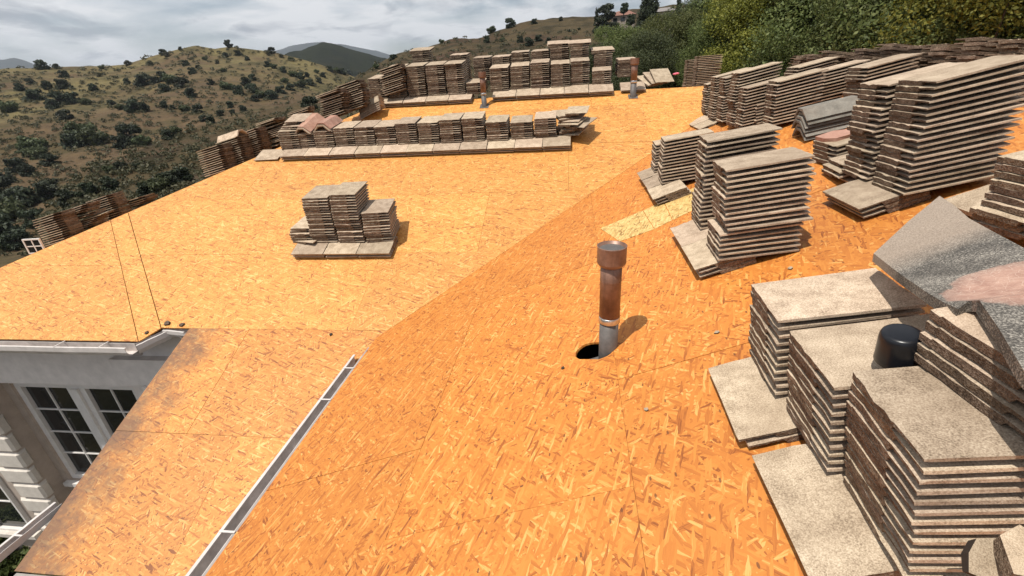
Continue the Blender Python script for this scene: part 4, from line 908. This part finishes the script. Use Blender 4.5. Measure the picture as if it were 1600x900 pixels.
# ------------------------------------------------------------------ vegetation
def leaf_cloud(clumps, n, size, seed, flat=0.55):
    """N small leaf quads spread through ellipsoid clumps: (centre, radii, weight)"""
    g = np.random.default_rng(seed); w = np.array([c[2] for c in clumps], float); w /= w.sum(); which = g.choice(len(clumps), n, p=w)
    C = np.array([c[0] for c in clumps])[which]; Rr = np.array([c[1] for c in clumps])[which]
    d = g.normal(size=(n, 3)); d /= np.linalg.norm(d, axis=1)[:, None]; rad = g.random(n) ** (1 / 5.0) * (1 + 0.10 * g.normal(size=n)); P = C + d * Rr * rad[:, None]
    nrm = d * 0.8 + g.normal(size=(n, 3)) * 0.75 + np.array([0, 0, 0.35]); nrm /= np.linalg.norm(nrm, axis=1)[:, None]
    a = np.cross(nrm, g.normal(size=(n, 3))); a /= np.linalg.norm(a, axis=1)[:, None]; b = np.cross(nrm, a)
    s = size * (0.6 + 0.8 * g.random(n))[:, None]
    V = np.stack([P - a * s, P - b * s * flat, P + a * s, P + b * s * flat], 1).reshape(-1, 3)
    F = np.arange(4 * n).reshape(n, 4); return V, F
def quads_mesh(name, V, F, mat):
    me = bpy.data.meshes.new(name); me.vertices.add(len(V)); me.vertices.foreach_set('co', V.ravel()); me.loops.add(F.size); me.loops.foreach_set('vertex_index', F.ravel().astype(np.int32))
    me.polygons.add(len(F)); me.polygons.foreach_set('loop_start', (np.arange(len(F)) * 4).astype(np.int32)); me.polygons.foreach_set('loop_total', np.full(len(F), 4, np.int32)); me.materials.append(mat); me.update(); me.validate(); return me
def crown_clumps(seed, R0, H, k, low=0.25):
    r = random.Random(seed); out = []
    for i in range(k):
        a = r.uniform(0, 2 * math.pi); q = math.sqrt(r.random()) * 0.72; z = r.uniform(low, 0.92); taper = 1 - 0.55 * abs(z - 0.45) / 0.5
        s = r.uniform(0.20, 0.36) * R0
        out.append(((math.cos(a) * q * R0 * taper, math.sin(a) * q * R0 * taper, z * H), (s, s, s * r.uniform(0.6, 0.85)), s ** 2))
    return out
def trunk_mesh(seed, H, r0, clumps, k=9):
    r = random.Random(seed); mb = MB(); top = Vector((r.uniform(-.2, .2), r.uniform(-.2, .2), H * 0.55))
    mb.tube([(0, 0, -0.6), (0, 0, H * .12), top * 0.5 + Vector((0.1, 0, 0)), top], [r0 * 1.3, r0, r0 * .8, r0 * .45], 8)
    for c in r.sample(clumps, min(k, len(clumps))):
        p = Vector(c[0]); st = top * r.uniform(0.35, 0.95); mb.tube([st, st.lerp(p, .5) + Vector((0, 0, -.05 * H)), p], [r0 * .42, r0 * .28, r0 * .08], 5)
    return mb.mesh('trunk', [M['bark']], True)
def tree_kind(seed, R0, H, k, n, size, mat, low=0.25, r0=0.2):
    cl = crown_clumps(seed, R0, H, k, low); V, F = leaf_cloud(cl, n, size, seed); return trunk_mesh(seed, H, r0, cl), quads_mesh('crown', V, F, M[mat])
def plant(kind, name, label, cat, loc, s, rz, group, sz=None):
    t = thing(name, label, cat, loc, group); t.rotation_euler = (0, 0, rz); t.scale = (s, s, sz or s)
    obj('trunk', kind[0], t); obj('crown', kind[1], t); return t
# far oaks and bushes (unit: about 1 m radius)
FARK = [tree_kind(40 + i, 1.0, 1.45, 22, 2200, 0.10, m, low=0.10, r0=0.07) for i, m in enumerate(['leaf_dark', 'leaf_dark', 'leaf_oak', 'leaf_scrub', 'leaf_dark'])]
oaks = [(65, 101, 11), (90, 105, 6), (100, 118, 9), (160, 106, 6), (157, 118, 5), (200, 97, 6), (145, 138, 9), (200, 128, 7), (30, 138, 9), (48, 129, 7), (75, 136, 10), (100, 134, 12), (58, 152, 14), (15, 170, 16), (85, 165, 12), (95, 158, 16), (118, 156, 14), (135, 160, 9), (104, 182, 12), (175, 162, 7), (190, 168, 8), (210, 168, 16), (225, 170, 12), (225, 128, 15), (240, 127, 10), (255, 122, 12), (268, 125, 14), (285, 132, 14), (258, 140, 11), (258, 165, 9), (270, 168, 6), (300, 148, 13), (310, 172, 11), (290, 170, 10), (330, 190, 11), (318, 186, 9), (355, 135, 12), (372, 142, 13), (385, 130, 12), (395, 140, 13), (400, 155, 10), (395, 122, 9), (360, 165, 9), (300, 112, 9), (290, 100, 8), (255, 83, 7), (262, 86, 6), (358, 70, 9), (354, 87, 7), (372, 84, 8), (386, 92, 6), (282, 76, 4), (425, 80, 8), (420, 84, 6), (440, 88, 5), (455, 92, 6), (418, 102, 8), (428, 104, 8), (443, 110, 8), (458, 116, 9), (470, 120, 10), (480, 118, 7), (495, 112, 6), (446, 126, 8), (455, 138, 10), (440, 142, 12), (425, 150, 13), (410, 148, 12), (470, 132, 12), (485, 130, 10), (498, 126, 8), (505, 118, 7), (515, 108, 8), (525, 110, 8), (535, 112, 9), (545, 114, 8), (130, 208, 24), (120, 222, 20), (148, 218, 22), (205, 212, 22), (222, 222, 16), (190, 225, 18), (55, 228, 20), (62, 240, 16), (45, 238, 14), (80, 252, 14), (30, 262, 18), (45, 268, 14), (265, 212, 14), (275, 205, 12), (10, 300, 30), (40, 315, 26), (80, 300, 24), (110, 312, 20), (15, 335, 30), (60, 345, 24), (140, 300, 18), (175, 290, 18), (170, 265, 10), (190, 262, 12), (215, 262, 10), (0, 365, 34), (30, 380, 24), (250, 290, 26), (270, 282, 24), (290, 276, 20), (230, 300, 20), (345, 178, 8), (365, 176, 7), (380, 170, 8), (350, 110, 6), (340, 98, 5), (320, 92, 5), (235, 100, 6), (310, 105, 5), (330, 130, 8)]
ora = random.Random(3)
TENS = ['', '', 'twenty', 'thirty', 'forty', 'fifty']; UNIT = ['', 'first', 'second', 'third', 'fourth', 'fifth', 'sixth', 'seventh', 'eighth', 'ninth', 'tenth', 'eleventh', 'twelfth', 'thirteenth', 'fourteenth', 'fifteenth', 'sixteenth', 'seventeenth', 'eighteenth', 'nineteenth']
def ordinal(n): return UNIT[n] if n < 20 else (TENS[n // 10] + '-' + UNIT[n % 10] if n % 10 else TENS[n // 10][:-1] + 'ieth')
count = {}
for px, py, rp in sorted(oaks):
    h = hit(px, py + rp * 0.35)
    if h is None: continue
    p, d = h; s = rp / FPX * d * 0.74
    k = ora.choice([0, 1, 4, 0, 2, 1]) if rp > 6 else ora.choice([3, 2, 0])
    big = 'large' if rp >= 18 else ('medium sized' if rp >= 9 else 'small')
    where = 'on the grassy crest' if py < 110 else ('on the slope below the grassy crest' if py < 200 else 'in the ravine below the roof')
    count[(big, where)] = count.get((big, where), 0) + 1
    plant(FARK[k], 'oak_tree', '%s dark oak, %s from the left %s' % (big, ordinal(count[(big, where)]), where), 'tree', p + Vector((0, 0, -0.3 * s)), s, ora.uniform(0, 6.28), '%s oaks %s' % (big, where))
# trees on the near spur
for i, (px, py, rp, lab) in enumerate([(690, 62, 7, 'lone round oak on the spur skyline beside the far stacks'), (768, 38, 11, 'round oak at the top of the spur skyline'), (797, 28, 13, 'spreading oak at the highest point of the spur skyline'), (760, 62, 10, 'dark oak on the spur just above the far stacks'), (785, 62, 7, 'small dark bush on the spur beside the dark oak'), (612, 90, 8, 'dark bush at the left foot of the spur'), (617, 88, 6, 'smaller bush touching the dark one at the spur foot'), (588, 104, 8, 'round bush low on the spur left of the stacks'), (812, 62, 10, 'dark green oak behind the far ridge stacks'), (826, 66, 12, 'broad oak behind the middle of the far ridge stacks'), (842, 60, 10, 'oak right of the broad one behind the ridge'), (858, 64, 9, 'low oak behind the right end of the ridge stacks'), (876, 30, 6, 'small bush on the golden skyline'), (835, 34, 8, 'pale bush on the spur skyline'), (486, 163, 20, 'near round dark oak left of the far row'), (905, 45, 4, 'tiny shrub on the golden slope'), (890, 48, 4, 'tiny shrub lower on the golden slope')]):
    h = hit(px, py + rp * 0.45)
    if h is None: continue
    p, d = h; s = rp / FPX * d * 0.70
    plant(FARK[ora.choice([0, 1, 2])], 'oak_tree', lab, 'tree', p + Vector((0, 0, -0.2 * s)), s, ora.uniform(0, 6.28), 'oaks on the spur')
# low scrub tufts over the hills: nobody could count them
g_ = np.random.default_rng(5); PV = []
tries = 0; cents = []
while len(cents) < 5200 and tries < 12000:
    tries += 1; px = g_.uniform(-10, 930); py = g_.uniform(50, 400); h = hit1(px, py)
    if h and h[1] < 520: cents.append((h[0], h[1]))
CL = []
for p, d in cents:
    s = g_.uniform(0.25, 1.0) * (0.5 + d / 260); c = np.array([p.x, p.y, p.z + s * 0.3]); nq = 26
    dd = g_.normal(size=(nq, 3)); dd /= np.linalg.norm(dd, axis=1)[:, None]; dd[:, 2] = np.abs(dd[:, 2]) * 0.7
    P = c + dd * s * g_.uniform(0.5, 1, (nq, 1)); nm = dd + g_.normal(size=(nq, 3)) * .6; nm /= np.linalg.norm(nm, axis=1)[:, None]
    a = np.cross(nm, g_.normal(size=(nq, 3))); a /= np.linalg.norm(a, axis=1)[:, None]; b = np.cross(nm, a); q = s * 0.28
    CL.append(np.stack([P - a * q, P - b * q * .6, P + a * q, P + b * q * .6], 1).reshape(-1, 3))
V = np.concatenate(CL); F = np.arange(len(V)).reshape(-1, 4); sc = obj('scrub', quads_mesh('scrub', V, F, M['leaf_scrub'])); sc['kind'] = 'stuff'; sc['label'] = 'low brown green scrub scattered over the hills'; sc['category'] = 'scrub'

# dense trees behind the roof on the right
NK = [tree_kind(70 + i, 3.4, 6.6, 46, 56000, 0.050, m, low=0.06, r0=0.2) for i, m in enumerate(['leaf_mid', 'leaf_mid', 'leaf_oak', 'leaf_yellow'])]
near_trees = [(930, 112, 27, 0.55, 2, 'leftmost low tree of the belt behind the far pipe'), (962, 96, 30, 0.75, 0, 'bushy tree right behind the far vent pipe'), (1000, 92, 31, 0.8, 1, 'full green tree behind the loose tiles at the valley head'), (1050, 84, 30, 0.85, 0, 'green tree right of the valley head'), (1092, 66, 32, 1.0, 2, 'dark tree left of the yellow green one'), (1145, 44, 31, 1.15, 1, 'tall green tree touching the yellow green one'), (1186, 38, 25, 0.95, 3, 'yellow green tree standing out from the belt'), (1262, 22, 25, 1.25, 1, 'green tree right of the yellow one'), (1310, 18, 23, 1.2, 0, 'broad green tree over the ridge tiles'), (1370, 16, 22, 1.25, 1, 'tall green tree above the middle of the ridge stacks'), (1440, 10, 21, 1.25, 0, 'leafy tree above the biggest stack'), (1500, 8, 21, 1.25, 1, 'leafy tree beyond the biggest stack'), (1565, 20, 18, 0.95, 3, 'yellowish tree at the right edge of the belt'), (1620, 0, 19, 1.2, 0, 'tree cut off by the right edge'), (1225, 80, 26, 0.8, 0, 'low tree under the yellow green one'), (1120, 88, 26, 0.7, 0, 'low tree behind the valley head stacks'), (1010, 100, 24, 0.55, 2, 'dark shrub behind the far pipe and loose tiles'), (1330, 66, 20, 0.8, 1, 'low tree just behind the ridge stacks'), (1430, 60, 19, 0.8, 0, 'low tree behind the biggest stack'), (1530, 56, 18, 0.8, 1, 'low tree behind the right end of the ridge')]
for px, py, dist, s, k, lab in near_trees:
    c = atD(px, py, dist); H = 6.6 * s; p = Vector((c.x, c.y, c.z - 0.62 * H))
    plant(NK[k], 'tree', lab, 'tree', p, s, ora.uniform(0, 6.28), 'belt of trees behind the roof')
# tall dark trees and houses on the far right rise
CK = []
for i in range(2):
    r = random.Random(90 + i); H = 6.0; cl = [((r.uniform(-.25, .25), r.uniform(-.25, .25), z * H), (0.95 * (1.05 - z) + .25,) * 2 + (0.5,), 1.1 - z) for z in np.linspace(0.12, 0.97, 16)]
    V, F = leaf_cloud(cl, 5000, 0.11, 90 + i); CK.append((trunk_mesh(90 + i, H, 0.14, cl, 4), quads_mesh('crown', V, F, M['leaf_dark'])))
for px, py, dist, s, k, lab in [(1008, 8, 90, 1.25, 0, 'tall dark cypress left of the grey hill house'), (1020, 14, 88, 1.15, 1, 'dark conifer touching the tall cypress'), (1060, 14, 95, 0.75, 0, 'narrow conifer right of the grey hill house'), (932, 26, 150, 0.75, 1, 'small pointed tree at the golden slope edge'), (1128, -4, 70, 0.9, 1, 'conifer top on the right rise')]:
    c = atD(px, py, dist); plant(CK[k], 'conifer', lab, 'tree', Vector((c.x, c.y, c.z - 3.3 * s)), s, 0.4 * k, 'conifers on the rise')
for px, py, rp, dist, lab in [(948, 20, 14, 150, 'round dark tree left of the red roofed house'), (975, 12, 8, 150, 'dark tree behind the red roofed house'), (940, 40, 14, 130, 'dark tree below the round one'), (960, 45, 12, 125, 'dark tree under the red roofed house'), (985, 30, 9, 110, 'tree right of the red roofed house'), (1045, 32, 11, 90, 'tree below the grey hill house'), (1085, 18, 14, 80, 'tree right of the narrow conifer'), (1110, 12, 14, 75, 'tree on the rise right of the houses')]:
    c = atD(px, py, dist); s = rp / FPX * dist; plant(FARK[ora.choice([0, 1, 2])], 'oak_tree', lab, 'tree', c + Vector((0, 0, -0.75 * s)), s * 1.05, ora.uniform(0, 6), 'trees round the hill houses')
def hillhouse(px, py, dist, w, d, h, rh, lab, rm, rz):
    c = atD(px, py, dist); t = thing('hill_house', lab, 'house', (c.x, c.y, c.z - h)); t.rotation_euler = (0, 0, rz)
    mb = MB(); mb.box(-w / 2, w / 2, -d / 2, d / 2, -3, h); obj('wall', mb.mesh('wall', [M['cream']]), t)
    e = 0.5; mb = MB(); mb.add([(-w / 2 - e, -d / 2 - e, h), (w / 2 + e, -d / 2 - e, h), (w / 2 + e, d / 2 + e, h), (-w / 2 - e, d / 2 + e, h), (-w / 4, 0, h + rh), (w / 4, 0, h + rh)], [(0, 1, 5, 4), (1, 2, 5), (2, 3, 4, 5), (3, 0, 4), (3, 2, 1, 0)]); obj('roof', mb.mesh('roof', [M[rm]]), t)
    for k in range(3): mb = MB(); x = -w / 3 + k * w / 3; mb.box(x - .09 * w, x + .09 * w, -d / 2 - 0.06, -d / 2 + .05, h - 1.5, h - 0.5); obj('window', mb.mesh('window', [M['glass']]), t)
hillhouse(974, 25, 160, 6.5, 5, 2.6, 1.3, 'cream house with a red roof among trees on the rise', 'roofred', R(-8))
hillhouse(1040, 19, 125, 4.6, 4, 2.4, 0.9, 'low house with a grey roof on the rise', 'roofgrey', R(-12))
hillhouse(942, 36, 150, 2.6, 2.4, 1.6, 0.7, 'small pale roofed shed below the round dark tree', 'cream', R(-12))
# shrub in the garden below the pier
NB = tree_kind(120, 0.9, 1.3, 14, 5000, 0.045, 'leaf_mid', low=0.02, r0=0.04)
for i, (px, py) in enumerate([(8, 830), (2, 870), (22, 815)]):
    d = ray(px, py); p = Vector(d * ((GROUND + 0.4) / d[2])); plant(NB, 'garden_shrub', ('green garden shrub at the foot of the quoined pier', 'garden shrub in the bottom left corner', 'small garden shrub right under the pier corner')[i], 'shrub', (p.x, p.y, GROUND - 0.1), 0.8, i * 1.3, 'garden shrubs')

# ------------------------------------------------------------------ haze
mb = MB(); mb.box(-7600, 7600, -7600, 7600, -76.5, 520); hz = mb.mesh('haze', [])
hm = bpy.data.materials.new('haze'); hm.use_nodes = True; nt = hm.node_tree; nt.nodes.clear(); out = N(nt, 'ShaderNodeOutputMaterial'); pv = N(nt, 'ShaderNodeVolumePrincipled')
pv.inputs['Color'].default_value = (0.78, 0.86, 0.97, 1); pv.inputs['Density'].default_value = 0.00010; pv.inputs['Anisotropy'].default_value = 0.2
L(nt, pv.outputs[0], out.inputs['Volume']); hz.materials.append(hm); ho = obj('haze', hz); ho['kind'] = 'stuff'; ho['label'] = 'thin pale haze over the far mountains'
